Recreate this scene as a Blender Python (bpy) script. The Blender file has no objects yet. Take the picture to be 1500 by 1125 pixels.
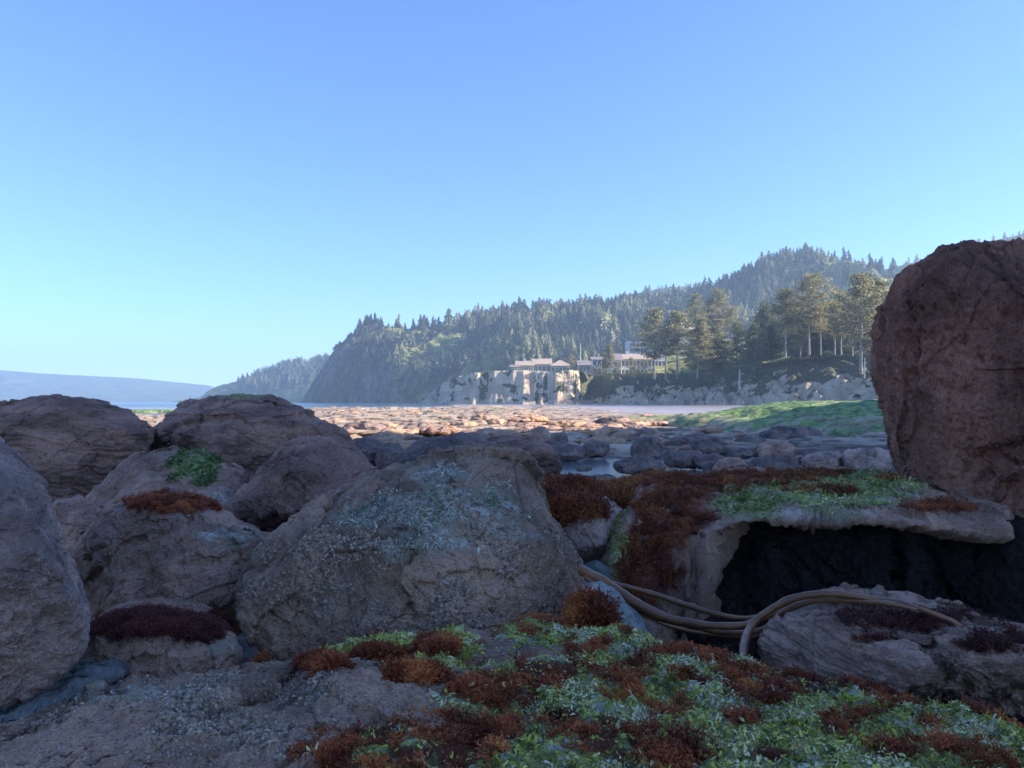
import bpy, math, random
import numpy as np
random.seed(7); rng = np.random.default_rng(7)
sc = bpy.context.scene; COL = sc.collection
F, CX, HY, CAMZ = 1083.33, 750.0, 588.0, 1.3
SUN_AZ, SUN_EL = math.radians(96), math.radians(24)

# ------------------------------------------------------------------ noise
_p = rng.permutation(256); PERM = np.concatenate([_p, _p, _p])
_g = rng.normal(size=(256, 3)); GR = (_g / np.linalg.norm(_g, axis=1)[:, None]).astype(np.float32)
def perlin(P):
    P = np.asarray(P, np.float32); i = np.floor(P).astype(np.int32); f = P - i; i &= 255
    u = f * f * f * (f * (f * 6 - 15) + 10)
    r = 0
    for dx in (0, 1):
        wx = u[:, 0] if dx else 1 - u[:, 0]; a = PERM[i[:, 0] + dx]
        for dy in (0, 1):
            wy = wx * (u[:, 1] if dy else 1 - u[:, 1]); b = PERM[a + i[:, 1] + dy]
            for dz in (0, 1):
                w = wy * (u[:, 2] if dz else 1 - u[:, 2]); g = GR[PERM[b + i[:, 2] + dz]]
                r = r + w * (g[:, 0] * (f[:, 0] - dx) + g[:, 1] * (f[:, 1] - dy) + g[:, 2] * (f[:, 2] - dz))
    return r * 1.6
def fbm(P, o=4, lac=2.03, gain=.5, seed=0):
    P = np.asarray(P, np.float32) + seed * 17.31; r = 0; a = 1
    for k in range(o):
        r = r + a * perlin(P); P = P * lac + 3.7; a *= gain
    return r
def ridged(P, o=3, seed=0):
    P = np.asarray(P, np.float32) + seed * 9.7; r = 0; a = 1
    for k in range(o):
        r = r + a * (1 - np.abs(perlin(P)) * 2); P = P * 2.1 + 5.1; a *= .5
    return r
def sstep(a, b, x): t = np.clip((x - a) / (b - a), 0, 1); return t * t * (3 - 2 * t)
def W(px, py, D): return np.array([(px - CX) / F * D, D, CAMZ + (HY - py) / F * D])
def proj(V): return CX + V[:, 0] / V[:, 1] * F, HY - (V[:, 2] - CAMZ) / V[:, 1] * F
def blobs(V, L, seed=0, wob=.45, ns=9):
    # coverage of plants / barnacles: soft ellipses, ragged by noise
    ok = V[:, 1] > .2; px, py = proj(np.where(ok[:, None], V, [[0, 1, 0]])); m = np.zeros(len(V))
    n = fbm(V * ns, 4, seed=seed)
    for (cx, cy, rx, ry) in L:
        d = np.sqrt(((px - cx) / rx) ** 2 + ((py - cy) / ry) ** 2)
        m = np.maximum(m, 1 - sstep(.6, 1.1, d + n * wob))
    return m * ok

# ------------------------------------------------------------------ mesh helpers
def tag(o, label=None, cat=None, group=None, kind=None):
    if label: o['label'] = label
    if cat: o['category'] = cat
    if group: o['group'] = group
    if kind: o['kind'] = kind
    return o
def mesh(name, V, Q, mat, parent=None, smooth=True, attrs=None, cols=None, midx=None):
    me = bpy.data.meshes.new(name); V = np.asarray(V, np.float32); Q = np.asarray(Q, np.int32)
    k = Q.shape[1]
    me.vertices.add(len(V)); me.vertices.foreach_set('co', V.ravel())
    me.loops.add(Q.size); me.loops.foreach_set('vertex_index', Q.ravel())
    me.polygons.add(len(Q)); me.polygons.foreach_set('loop_start', np.arange(0, Q.size, k, dtype=np.int32))
    me.polygons.foreach_set('loop_total', np.full(len(Q), k, np.int32))
    me.update(calc_edges=True)
    me.polygons.foreach_set('use_smooth', np.full(len(Q), smooth))
    for m in (mat if isinstance(mat, (list, tuple)) else [mat]): me.materials.append(m)
    if midx is not None: me.polygons.foreach_set('material_index', np.asarray(midx, np.int32))
    for n, a in (attrs or {}).items():
        at = me.attributes.new(n, 'FLOAT', 'POINT'); at.data.foreach_set('value', np.asarray(a, np.float32))
    if cols is not None:
        at = me.color_attributes.new('col', 'FLOAT_COLOR', 'POINT')
        c = np.ones((len(V), 4), np.float32); c[:, :3] = cols; at.data.foreach_set('color', c.ravel())
    me.update()
    o = bpy.data.objects.new(name, me); COL.objects.link(o); o.parent = parent
    return o
def empty(name, loc, rz=0):
    o = bpy.data.objects.new(name, None); o.empty_display_size = .3; COL.objects.link(o)
    o.location = loc; o.rotation_euler.z = rz; return o
def vnormals(V, Q):
    a = V[Q[:, 2]] - V[Q[:, 0]]; b = V[Q[:, 3 if Q.shape[1] > 3 else 1]] - V[Q[:, 1 if Q.shape[1] > 3 else 0]]
    n = np.cross(a, b); N = np.zeros_like(V)
    for c in range(3): 
        w = np.repeat(n[:, c], Q.shape[1]); N[:, c] = np.bincount(Q.ravel(), w, len(V))
    return N / (np.linalg.norm(N, axis=1)[:, None] + 1e-12), np.linalg.norm(n, axis=1) / 2
_cs = {}
def cubesphere(n):
    if n in _cs: return _cs[n]
    t = np.tan(np.linspace(-1, 1, n + 1) * math.pi / 4); a, b = np.meshgrid(t, t, indexing='ij')
    a = a.ravel(); b = b.ravel(); o = np.ones_like(a); V = []; Q = []
    k = np.arange((n + 1) ** 2).reshape(n + 1, n + 1)
    q = np.stack([k[:-1, :-1], k[1:, :-1], k[1:, 1:], k[:-1, 1:]], -1).reshape(-1, 4)
    for i, (x, y, z) in enumerate([(o, a, b), (-o, b, a), (b, o, a), (a, -o, b), (a, b, o), (b, a, -o)]):
        V.append(np.stack([x, y, z], 1)); Q.append(q + i * len(a))
    V = np.concatenate(V); Q = np.concatenate(Q)
    key = np.round(V * 1e5).astype(np.int64); key = (key[:, 0] * 400009 + key[:, 1]) * 400009 + key[:, 2]
    _, first, inv = np.unique(key, return_index=True, return_inverse=True)
    V = V[first]; Q = inv.ravel()[Q]; V = V / np.linalg.norm(V, axis=1)[:, None]
    _cs[n] = (V, Q); return V, Q
def grid_quads(a, b, off=0, wrap=False):
    k = np.arange(a * b).reshape(a, b) + off
    if wrap: k = np.concatenate([k, k[:, :1]], 1)
    return np.stack([k[:-1, :-1], k[:-1, 1:], k[1:, 1:], k[1:, :-1]], -1).reshape(-1, 4)
def box(x0, x1, y0, y1, z0, z1):
    V = np.array([[x, y, z] for z in (z0, z1) for y in (y0, y1) for x in (x0, x1)], float)
    return V, np.array([[0, 2, 3, 1], [4, 5, 7, 6], [0, 1, 5, 4], [2, 6, 7, 3], [0, 4, 6, 2], [1, 3, 7, 5]])
def joinm(L):
    V = []; Q = []; n = 0
    for v, q in L: V.append(v); Q.append(np.asarray(q) + n); n += len(v)
    return np.concatenate(V), np.concatenate(Q)

# ------------------------------------------------------------------ materials
class G:
    def __init__(s, name):
        s.m = bpy.data.materials.new(name); s.m.use_nodes = True; s.t = s.m.node_tree; s.t.nodes.clear()
        s.out = s.t.nodes.new('ShaderNodeOutputMaterial'); s.b = s.t.nodes.new('ShaderNodeBsdfPrincipled')
        s.t.links.new(s.b.outputs[0], s.out.inputs[0]); s.pos = s.t.nodes.new('ShaderNodeTexCoord').outputs['Object']
    def L(s, a, b): s.t.links.new(a, b)
    def put(s, sock, v):
        if isinstance(v, bpy.types.NodeSocket): s.L(v, sock)
        elif isinstance(v, (tuple, list)) and len(v) == 3 and sock.type == 'RGBA': sock.default_value = (*v, 1)
        else: sock.default_value = v
    def math(s, op, a, b=0, c=None, clamp=False):
        n = s.t.nodes.new('ShaderNodeMath'); n.operation = op; n.use_clamp = clamp
        s.put(n.inputs[0], a); s.put(n.inputs[1], b)
        if c is not None: s.put(n.inputs[2], c)
        return n.outputs[0]
    def noise(s, scale, detail=5, rough=.55, vec=None, dist=0, out='Fac'):
        n = s.t.nodes.new('ShaderNodeTexNoise'); n.inputs['Scale'].default_value = scale
        n.inputs['Detail'].default_value = detail; n.inputs['Roughness'].default_value = rough
        n.inputs['Distortion'].default_value = dist; s.L(vec or s.pos, n.inputs['Vector']); return n.outputs[out]
    def vor(s, scale, feat='F1', vec=None, out='Distance', rnd=1):
        n = s.t.nodes.new('ShaderNodeTexVoronoi'); n.feature = feat; n.inputs['Scale'].default_value = scale
        n.inputs['Randomness'].default_value = rnd; s.L(vec or s.pos, n.inputs['Vector']); return n.outputs[out]
    def scl(s, v, rot=(0, 0, 0), vec=None):
        n = s.t.nodes.new('ShaderNodeMapping'); n.inputs['Scale'].default_value = v; n.inputs['Rotation'].default_value = rot
        s.L(vec or s.pos, n.inputs['Vector']); return n.outputs[0]
    def ramp(s, f, a, b, x=0., y=1.):
        n = s.t.nodes.new('ShaderNodeMapRange'); n.interpolation_type = 'SMOOTHSTEP'
        s.put(n.inputs[0], f); n.inputs[1].default_value = a; n.inputs[2].default_value = b
        n.inputs[3].default_value = x; n.inputs[4].default_value = y; return n.outputs[0]
    def mix(s, f, a, b, mode='MIX'):
        n = s.t.nodes.new('ShaderNodeMix'); n.data_type = 'RGBA'; n.blend_type = mode
        s.put(n.inputs[0], f); s.put(n.inputs[6], a); s.put(n.inputs[7], b); return n.outputs[2]
    def attr(s, name, out='Fac'):
        n = s.t.nodes.new('ShaderNodeAttribute'); n.attribute_name = name; return n.outputs[out]
    def bump(s, h, dist, strength=1., normal=None):
        n = s.t.nodes.new('ShaderNodeBump'); n.inputs['Distance'].default_value = dist; n.inputs['Strength'].default_value = strength
        s.L(h, n.inputs['Height'])
        if normal: s.L(normal, n.inputs['Normal'])
        return n.outputs[0]
    def fin(s, col, rough=.85, normal=None, spec=.3):
        s.put(s.b.inputs['Base Color'], col); s.put(s.b.inputs['Roughness'], rough); s.put(s.b.inputs['Specular IOR Level'], spec)
        if normal: s.L(normal, s.b.inputs['Normal'])
        return s.m
def simple(name, c, rough=.8, var=.25, scale=3, spec=.3):
    g = G(name); n = g.noise(scale, 4)
    col = g.mix(g.ramp(n, .3, .7), tuple(x * (1 - var) for x in c), tuple(min(1, x * (1 + var)) for x in c))
    return g.fin(col, rough, g.bump(n, .02, .4), spec)
ALG_G = (.10, .20, .055); ALG_W = (.50, .56, .46); WEED = (.10, .022, .014)
def rock_mat(name, c1, c2, c3, k=1., rough=.8, barn=0., strat=(1, 1, 1), rot=(0, 0, 0), bumpk=1., spec=.35, alb=5.4):
    """sandstone / basalt: three tones, fine grain, pits; attributes green / weed / pale add living cover"""
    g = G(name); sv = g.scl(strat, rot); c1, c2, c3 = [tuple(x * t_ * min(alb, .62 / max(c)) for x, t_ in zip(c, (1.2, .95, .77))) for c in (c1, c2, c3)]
    n1 = g.noise(2.2 * k, 6, .6, sv); n2 = g.noise(11 * k, 6, .65, sv, .4); n3 = g.noise(55 * k, 5, .7); n4 = g.noise(230 * k, 3, .7)
    col = g.mix(g.ramp(n1, .36, .64), tuple(x * .6 for x in c1), c2)
    col = g.mix(g.math('MULTIPLY', g.ramp(n2, .45, .75), .75), col, c3)
    col = g.mix(g.ramp(n3, .52, .3, 0, .75), col, tuple(x * .5 for x in c1))
    col = g.mix(g.math('MULTIPLY', g.ramp(n4, .5, .72), .35), col, tuple(min(.7, x * 1.7) for x in c2))
    # dark damp streaks and spots
    st = g.ramp(g.noise(5 * k, 5, .7, g.scl((1, 1, 1))), .55, .7)
    col = g.mix(g.math('MULTIPLY', st, .7), col, tuple(x * .5 for x in c1))
    # barnacle specks, thick where the noise is high or where the attribute says so
    d = g.vor(95 * k if k >= 1 else 95, 'F1'); cellr = g.vor(95 * k if k >= 1 else 95, 'F1', out='Color')
    bz = g.math('ADD', g.math('MULTIPLY', g.ramp(g.noise(4.5, 4, .6), .45, .65), barn), g.math('MULTIPLY', g.attr('barn'), .75))
    sp = g.math('MULTIPLY', g.ramp(d, .36, .16), g.math('LESS_THAN', g.mix(0., cellr, cellr), bz))
    col = g.mix(sp, col, (.68, .54, .42))
    pale = g.math('MULTIPLY', g.attr('pale'), g.ramp(g.noise(38, 6, .75), .40, .58), clamp=True)
    col = g.mix(g.math('MULTIPLY', pale, .8), col, g.mix(g.ramp(g.noise(14, 3), .4, .6), (.72, .70, .60), (.36, .38, .26)))
    gr = g.math('MULTIPLY', g.attr('green'), g.ramp(g.noise(26, 6, .7), .30, .52), clamp=True)
    gcol = g.mix(g.ramp(g.noise(60, 5, .7), .38, .62), (.16, .19, .05), (.56, .56, .18))
    gcol = g.mix(g.ramp(g.noise(17, 6, .7), .52, .64), gcol, (.62, .62, .50))
    col = g.mix(gr, col, gcol)
    wd = g.math('MULTIPLY', g.attr('weed'), g.ramp(g.noise(30, 6, .7), .32, .5), clamp=True)
    col = g.mix(wd, col, g.mix(g.noise(90, 3), (.08, .022, .015), (.34, .10, .04)))
    cn = g.noise(3.1 * k, 4, .55, sv, 1.5); ck = g.ramp(g.math('ABSOLUTE', g.math('SUBTRACT', cn, .5)), .0, .014); ck = g.math('MAXIMUM', ck, g.ramp(n1, .42, .5))
    col = g.mix(ck, g.mix(.3, col, (.02, .018, .016)), col)
    h = g.math('ADD', g.math('MULTIPLY', n2, .5), g.math('MULTIPLY', ck, .13)); b1 = g.bump(g.math('ADD', h, g.math('MULTIPLY', n3, .35)), .085 * bumpk / k, 1.)
    hh = g.math('ADD', g.math('MULTIPLY', n4, .5), g.math('ADD', sp, g.math('MULTIPLY', g.noise(120, 4, .7), g.math('ADD', gr, wd))))
    b2 = g.bump(hh, .006 * bumpk, 1., b1)
    return g.fin(col, g.ramp(n2, .3, .7, rough - .12, rough + .08), b2, spec)
M_BRN = rock_mat('brown_sandstone', (.050, .033, .028), (.094, .064, .054), (.072, .049, .043), 1.2, strat=(1, 1, 2.5))
M_BIG = rock_mat('red_brown_sandstone', (.064, .033, .026), (.120, .066, .050), (.090, .050, .040), .8, strat=(1.6, 1.6, .6), bumpk=2.4)
M_GRY = rock_mat('grey_brown_sandstone', (.082, .056, .045), (.155, .112, .092), (.11, .088, .082), 1.2, barn=.20)
M_BAR = rock_mat('barnacled_sandstone', (.062, .046, .034), (.125, .092, .070), (.09, .078, .072), 1.2, barn=.38)
M_LAV = rock_mat('lilac_grey_sandstone', (.080, .062, .058), (.145, .118, .110), (.105, .092, .095), 1.2, barn=.16, rough=.7)
M_BLU = rock_mat('blue_grey_rock', (.05, .062, .07), (.11, .135, .15), (.08, .10, .12), 1.3, barn=.1, rough=.6)
M_LOW = rock_mat('grained_sandstone', (.085, .062, .052), (.21, .165, .14), (.13, .10, .095), 1.0, strat=(.7, 1, 7), rot=(.15, .5, 0), barn=.1)
M_BLK = rock_mat('hollow_shade_rock', (.012, .011, .012), (.034, .028, .027), (.02, .018, .02), 1., rough=.55, spec=.2, alb=1.0)  # black stands in for the shade under the overhanging slab
M_DRK = rock_mat('dark_shore_rock', (.028, .024, .027), (.075, .064, .062), (.045, .042, .048), .55, rough=.75)
M_TAN = rock_mat('pale_shore_rock', (.11, .08, .058), (.27, .205, .15), (.17, .13, .105), .5)

def plant_mat(name, trans=.25, rough=.6, var=.3, sc_=40):
    g = G(name); c = g.attr('col', 'Color'); n = g.noise(sc_, 3)
    col = g.mix(1., c, g.mix(n, (1 - var,) * 3, (1 + var,) * 3), 'MULTIPLY')
    g.fin(col, rough, None, .3)
    t = g.t.nodes.new('ShaderNodeBsdfTranslucent'); g.L(col, t.inputs[0]); m = g.t.nodes.new('ShaderNodeMixShader')
    m.inputs[0].default_value = trans; g.L(g.b.outputs[0], m.inputs[1]); g.L(t.outputs[0], m.inputs[2]); g.L(m.outputs[0], g.out.inputs[0])
    return g.m
M_PLANT = plant_mat('seaweed_blades', .3, .45)
M_LEAF = plant_mat('conifer_needles', .35, .8, .35, .6)

# ------------------------------------------------------------------ rocks
def radius_fn(poly, c):
    P = np.asarray(poly, float) - c; n = 720; th = np.linspace(-math.pi, math.pi, n, endpoint=False); R = np.zeros(n)
    A = P; B = np.roll(P, -1, 0)
    for i, t in enumerate(th):
        d = np.array([math.cos(t), math.sin(t)]); best = 0
        e = B - A; den = d[0] * e[:, 1] - d[1] * e[:, 0]; den[np.abs(den) < 1e-9] = 1e-9
        r = (A[:, 0] * e[:, 1] - A[:, 1] * e[:, 0]) / den; s = (A[:, 0] * d[1] - A[:, 1] * d[0]) / den
        ok = (s >= -1e-6) & (s <= 1 + 1e-6) & (r > 0)
        R[i] = r[ok].max() if ok.any() else 1
    k = np.hanning(21); k /= k.sum(); R2 = np.convolve(np.concatenate([R[-10:], R, R[:10]]), k, 'valid')
    return th, R2
def displace(V, Q, S, seed, low, mid, fine, strata, pits, facet=.5):
    N, _ = vnormals(V, Q); rs = np.random.default_rng(seed + 77)
    if facet and len(V) > 2500:   # broken faces: patches that sit at slightly different depth and tilt
        for K, am in ((16, .05), (38, .026)):
            Pw = V + S * .10 * np.stack([fbm(V / S * 2.6 + k, 3, seed=seed + k) for k in range(3)], 1) * (1 if K == 16 else .5)
            sd = V[rs.integers(0, len(V), K)]; tl = rs.normal(size=(K, 3)) * .13; hh = rs.normal(size=K) * am * S * facet * .5; best = np.full(len(V), 1e9); off = np.zeros(len(V))
            for k in range(K):
                q = Pw - sd[k]; dd = (q * q).sum(1) * (1 + .0 * k); w = dd < best; best = np.where(w, dd, best); off = np.where(w, hh[k] + (V - sd[k]) @ tl[k] * facet * .55, off)
            V = V + N * off[:, None]
        N, _ = vnormals(V, Q)
    d = low * S * .5 * fbm(V / S * 1.1, 3, seed=seed) + mid * S * .07 * fbm(V / S * 3.6, 4, gain=.42, seed=seed + 3)
    # chipped planar facets
    f = perlin(V / S * 2.2 + seed * 5.); d += mid * S * .07 * (np.round(f * 3.) / 3. - f)
    d += fine * .0040 * fbm(V * 38, 4, gain=.6, seed=seed + 5) + fine * .0045 * (ridged(V * 9.5, 2, seed + 6) - .9)
    if strata:
        ax, fr, am = strata; ax = np.asarray(ax, float); ax /= np.linalg.norm(ax)
        t = V @ ax; w = fbm(V / S * 1.3, 3, seed=seed + 9) * S * .09
        q = V * (fr * .12) + np.outer((t + w) * fr - t * fr * .12, ax)
        r = ridged(q, 3, seed); d += am * (np.clip(r, 0, 2) - 1.1) * .5
        d -= am * .45 * sstep(.8, .97, 1 - np.abs(perlin(q * .55 + 4.)) * 2)
    if pits:
        pn = fbm(V * 24, 2, seed=seed + 11); d -= pits * sstep(.35, .7, pn) * sstep(-.1, .4, fbm(V * 4, 2, seed=seed + 2))
    return V + N * d[:, None]
def boulder(name, poly, D, T, mat, seed, label, lean=.35, q=2.5, cuts=(), low=.16, mid=.5, fine=1., strata=None, pits=.004,
            res=None, green=(), weed=(), pale=(), barn=(), ncut=5, group=None, cat='boulder', ctr=None, kc=.93, facet=.55):
    P = np.asarray(poly, float); c = np.array(ctr, float) if ctr else (P.min(0) + P.max(0)) / 2
    P2 = P.copy(); P2[:, 1] *= -1; c2 = np.array([c[0], -c[1]]); th, R = radius_fn(P2, c2)
    ext = (P.max(0) - P.min(0)).max(); n = res or int(np.clip(ext * .42, 14, 210))
    d, Q = cubesphere(n); t = np.arctan2(d[:, 2], d[:, 0]); r = np.interp(t, th, R, period=2 * math.pi)
    s = np.sqrt(np.clip(1 - d[:, 1] ** 2, 0, 1)); cc = np.sign(d[:, 1]) * np.clip(1 - s ** q, 0, 1) ** (1 / q)
    px = c[0] + r * s * np.cos(t); py = c[1] - r * s * np.sin(t)
    zrel = -(py - c[1]) / F * D; Y = D + lean * zrel
    Yf = Y + np.minimum(cc, 0) * T   # the front half narrows a little towards its face
    Yb = np.maximum(cc, 0) * T       # the back half runs straight away from the path
    V = np.stack([(px - CX) / F * Yf + (c[0] - CX) / F * Yb, Y, CAMZ + (HY - py) / F * Yf], 1)
    V[:, 1] += cc * T
    S = ext / F * D * .5; rs = np.random.default_rng(seed); C0 = W(c[0], c[1], D)
    cl = [(W(*a[:3]), np.array(a[3:6], float)) for a in cuts]
    for _ in range(ncut):
        nn = np.array([rs.normal() * .7, -abs(rs.normal()) - .35, rs.normal() * .6 + .2]); nn /= np.linalg.norm(nn)
        sup = ((V - C0) @ nn).max(); cl.append((C0 + nn * sup * rs.uniform(.70, .9), nn))
    for p0, nn in cl:
        nn = nn / np.linalg.norm(nn); h = max((p0 - C0) @ nn, S * .12); k = ((V - C0) @ nn) / h
        kk = np.where(k > 1, (1 + .04 * (1 - np.exp(-(k - 1) * 9))) / np.maximum(k, 1e-6), 1); V = C0 + (V - C0) * (1 - (1 - np.minimum(kk, 1)) * kc)[:, None]
    V = displace(V, Q, S, seed, low, mid, fine, strata, pits, facet)
    at = {}
    for k, L in (('green', green), ('weed', weed), ('pale', pale), ('barn', barn)):
        if L: at[k] = blobs(V, L, seed + len(k))
    org = np.array([C0[0], D, V[:, 2].min()]); o = mesh(name, V - org, Q, mat, attrs=at); o.location = org
    tag(o, label, cat, group); o_data[o.name] = (V, Q, at); return o
o_data = {}
def tps(P, z):
    P = np.asarray(P, float); n = len(P)
    def U(r): return np.where(r > 0, r * r * np.log(r + 1e-12), 0)
    K = U(np.linalg.norm(P[:, None] - P[None], axis=2)) + np.eye(n) * 1e-3; A = np.zeros((n + 3, n + 3)); A[:n, :n] = K
    A[:n, n] = 1; A[:n, n + 1:] = P; A[n, :n] = 1; A[n + 1:, :n] = P.T
    w = np.linalg.solve(A, np.concatenate([z, [0, 0, 0]]))
    def f(X):
        out = w[n] + X @ w[n + 1:]
        for i in range(n): out = out + w[i] * U(np.linalg.norm(X - P[i], axis=1))
        return out
    return f
def slab(name, rim, inner, mat, seed, label, N=300, prof=None, zb=0., low=.03, mid=.2, fine=1., strata=None, pits=.004, edge=.05,
         green=(), weed=(), pale=(), barn=(), cat='rock', post=None):
    """rock seen from above: rim and inner control points (px, py, distance) carry its top, prof(theta) its undercut"""
    Rm = np.array([W(*p) for p in rim]); I = np.array([W(*p) for p in inner]); A = np.concatenate([Rm, I]); f = tps(A[:, :2], A[:, 2])
    c = (Rm[:, :2].min(0) + Rm[:, :2].max(0)) / 2; th, R = radius_fn(Rm[:, :2], c)
    u = np.linspace(-1, 1, N); a, b = np.meshgrid(u, u, indexing='ij'); a = a.ravel(); b = b.ravel()
    m = np.maximum(np.abs(a), np.abs(b)) + 1e-9; t = np.arctan2(b, a)
    sw = np.abs(a) >= np.abs(b); ph = np.where(sw, math.pi / 4 * b / np.where(a == 0, 1, a), math.pi / 2 - math.pi / 4 * a / np.where(b == 0, 1, b))
    rr = np.where(sw, a, b); x = rr * np.cos(ph); y = rr * np.sin(ph); t = np.arctan2(y, x); s = m
    r = np.interp(t, th, R, period=2 * math.pi); X = np.stack([c[0] + r * s * np.cos(t), c[1] + r * s * np.sin(t)], 1)
    z = f(X) - edge * s ** 10; V = [np.column_stack([X, z])]
    k = np.arange(N * N).reshape(N, N); Q = [np.stack([k[:-1, :-1], k[1:, :-1], k[1:, 1:], k[:-1, 1:]], -1).reshape(-1, 4)]
    ring = np.concatenate([k[:-1, 0], k[-1, :-1], k[::-1, -1][:-1], k[0, ::-1][:-1]]); ring0 = ring; nr = len(ring); tr = t[ring]; rr = r[ring]; zr = z[ring]
    nb = N * N; K = 40
    for j in range(1, K + 1):
        v = j / K; fr, dz = prof(tr, v) if prof else (1 + .12 * math.sin(v * 3.1), v)
        zz = zr + (zb - zr) * dz; V.append(np.column_stack([c[0] + rr * fr * np.cos(tr), c[1] + rr * fr * np.sin(tr), zz]))
        new = np.arange(nb, nb + nr); nb += nr
        Q.append(np.stack([ring, np.roll(ring, -1), np.roll(new, -1), new], 1)[:, ::-1]); ring = new
    V = np.concatenate(V); Q = np.concatenate(Q)
    N0, _ = vnormals(V, Q)
    if N0[(N * N) // 2 + N // 2][2] < 0: Q = Q[:, ::-1]
    S = (R.mean()); V = displace(V, Q, S, seed, low, mid, fine, strata, pits)
    if post: V = post(V)
    at = {}
    for kk, L in (('green', green), ('weed', weed), ('pale', pale), ('barn', barn)):
        if L: at[kk] = blobs(V, L, seed + len(kk))
    org = np.array([c[0], c[1], zb]); o = mesh(name, V - org, Q, mat, attrs=at); o.location = org
    tag(o, label, cat); o_data[o.name] = (V, Q, at); return o

# --- seaweed and algae scattered on rocks as real blades
def tuft_proto(seed, nb=22, L=.032, wdt=.0022):
    r = np.random.default_rng(seed); V = []; Q = []; H = []
    def strip(p, d, l, w, seg, h0):
        nonlocal V, Q
        side = np.cross(d, r.normal(size=3)); side /= np.linalg.norm(side) + 1e-9; b = len(V)
        for i in range(seg + 1):
            ww = w * (1 - .45 * i / seg); V.append(p - side * ww); V.append(p + side * ww); H.extend([h0 + (i / seg) * .5] * 2)
            if i < seg: Q.append([b + 2 * i, b + 2 * i + 1, b + 2 * i + 3, b + 2 * i + 2])
            d = d + r.normal(size=3) * .28; d[2] -= .05; d /= np.linalg.norm(d); p = p + d * l / seg
        return p, d
    for i in range(nb):
        a = r.uniform(0, 6.28); e = r.uniform(.15, 1.25); d = np.array([math.cos(a) * math.cos(e), math.sin(a) * math.cos(e), math.sin(e)])
        p = np.array([math.cos(a), math.sin(a), 0]) * r.uniform(0, L * .35); p1, d1 = strip(p, d, L * r.uniform(.4, .8), wdt, 2, 0)
        for _ in range(3): strip(p1, d1 + r.normal(size=3) * .55, L * r.uniform(.2, .45), wdt * .8, 1, .5)
    return np.array(V), np.array(Q), np.array(H)
def frame(Nv, r):
    n = len(Nv); t = np.cross(Nv, r.normal(size=(n, 3))); t /= np.linalg.norm(t, axis=1)[:, None]; return t, np.cross(Nv, t)
def sample(src, key, n, r, seed, extra=None, thr=.25):
    V, Q, at = src; Nv, area = vnormals(V, Q); ctr = V[Q[:, 0]]
    w = at[key][Q[:, 0]] if isinstance(key, str) else key[Q[:, 0]]; w = np.where(w > thr, w, 0) * area * (ctr[:, 1] > .3)
    px, py = proj(np.where(ctr[:, 1:2] > .3, ctr, [[0, 1, 9]])); w = w * (px > -150) * (px < 1650) * (py < 1300)
    if extra is not None: w = w * extra(ctr, px, py)
    if w.sum() <= 0: return None
    i = r.choice(len(Q), n, p=w / w.sum()); uv = r.random((n, 2, 1)); q = V[Q[i]]
    P = (q[:, 0] * (1 - uv[:, 0]) + q[:, 1] * uv[:, 0]) * (1 - uv[:, 1]) + (q[:, 3] * (1 - uv[:, 0]) + q[:, 2] * uv[:, 0]) * uv[:, 1]
    return P, Nv[Q[i, 0]]
PRO = [tuft_proto(100 + i) for i in range(6)]
def tufts(name, srcname, key, n, size, label, seed=0, pal=((.14, .03, .016), (.54, .15, .05), (.80, .38, .10)), extra=None, thr=.25, nb=None):
    r = np.random.default_rng(seed); s = sample(o_data[srcname], key, n, r, seed, extra, thr)
    if s is None: return
    P, Nv = s; Nv = Nv * .6 + np.array([0, -.1, .55]); Nv /= np.linalg.norm(Nv, axis=1)[:, None]; T, B = frame(Nv, r); Vs = []; Qs = []; C = []; off = 0; pal = np.array(pal)
    tone = np.clip(fbm(P * 14, 2, seed=seed) * .9 + .35 + r.normal(size=n) * .22, 0, 2)
    for k in range(6):
        idx = np.arange(k, n, 6)
        if not len(idx): continue
        v, q, h = PRO[k]
        if nb: v = v[:nb]; q = q[(q < nb).all(1)]; h = h[:nb]
        sc_ = size * r.uniform(.5, 1.35, (len(idx), 1, 1)); A = v[None] * sc_
        wv = P[idx][:, None] + A[..., 0:1] * T[idx][:, None] + A[..., 1:2] * B[idx][:, None] + (A[..., 2:3] - .003 * size) * Nv[idx][:, None]
        t = np.clip(tone[idx][:, None] + (h[None] - .5) * .7, 0, 1.99); i0 = t.astype(int); fr = (t - i0)[..., None]
        C.append((pal[i0] * (1 - fr) + pal[np.minimum(i0 + 1, 2)] * fr).reshape(-1, 3))
        Vs.append(wv.reshape(-1, 3)); Qs.append((q[None] + (np.arange(len(idx)) * len(v))[:, None, None]).reshape(-1, 4) + off); off += len(v) * len(idx)
    o = mesh(name, np.concatenate(Vs), np.concatenate(Qs), M_PLANT, smooth=False, cols=np.concatenate(C)); tag(o, label, 'seaweed', kind='stuff'); return o
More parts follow.
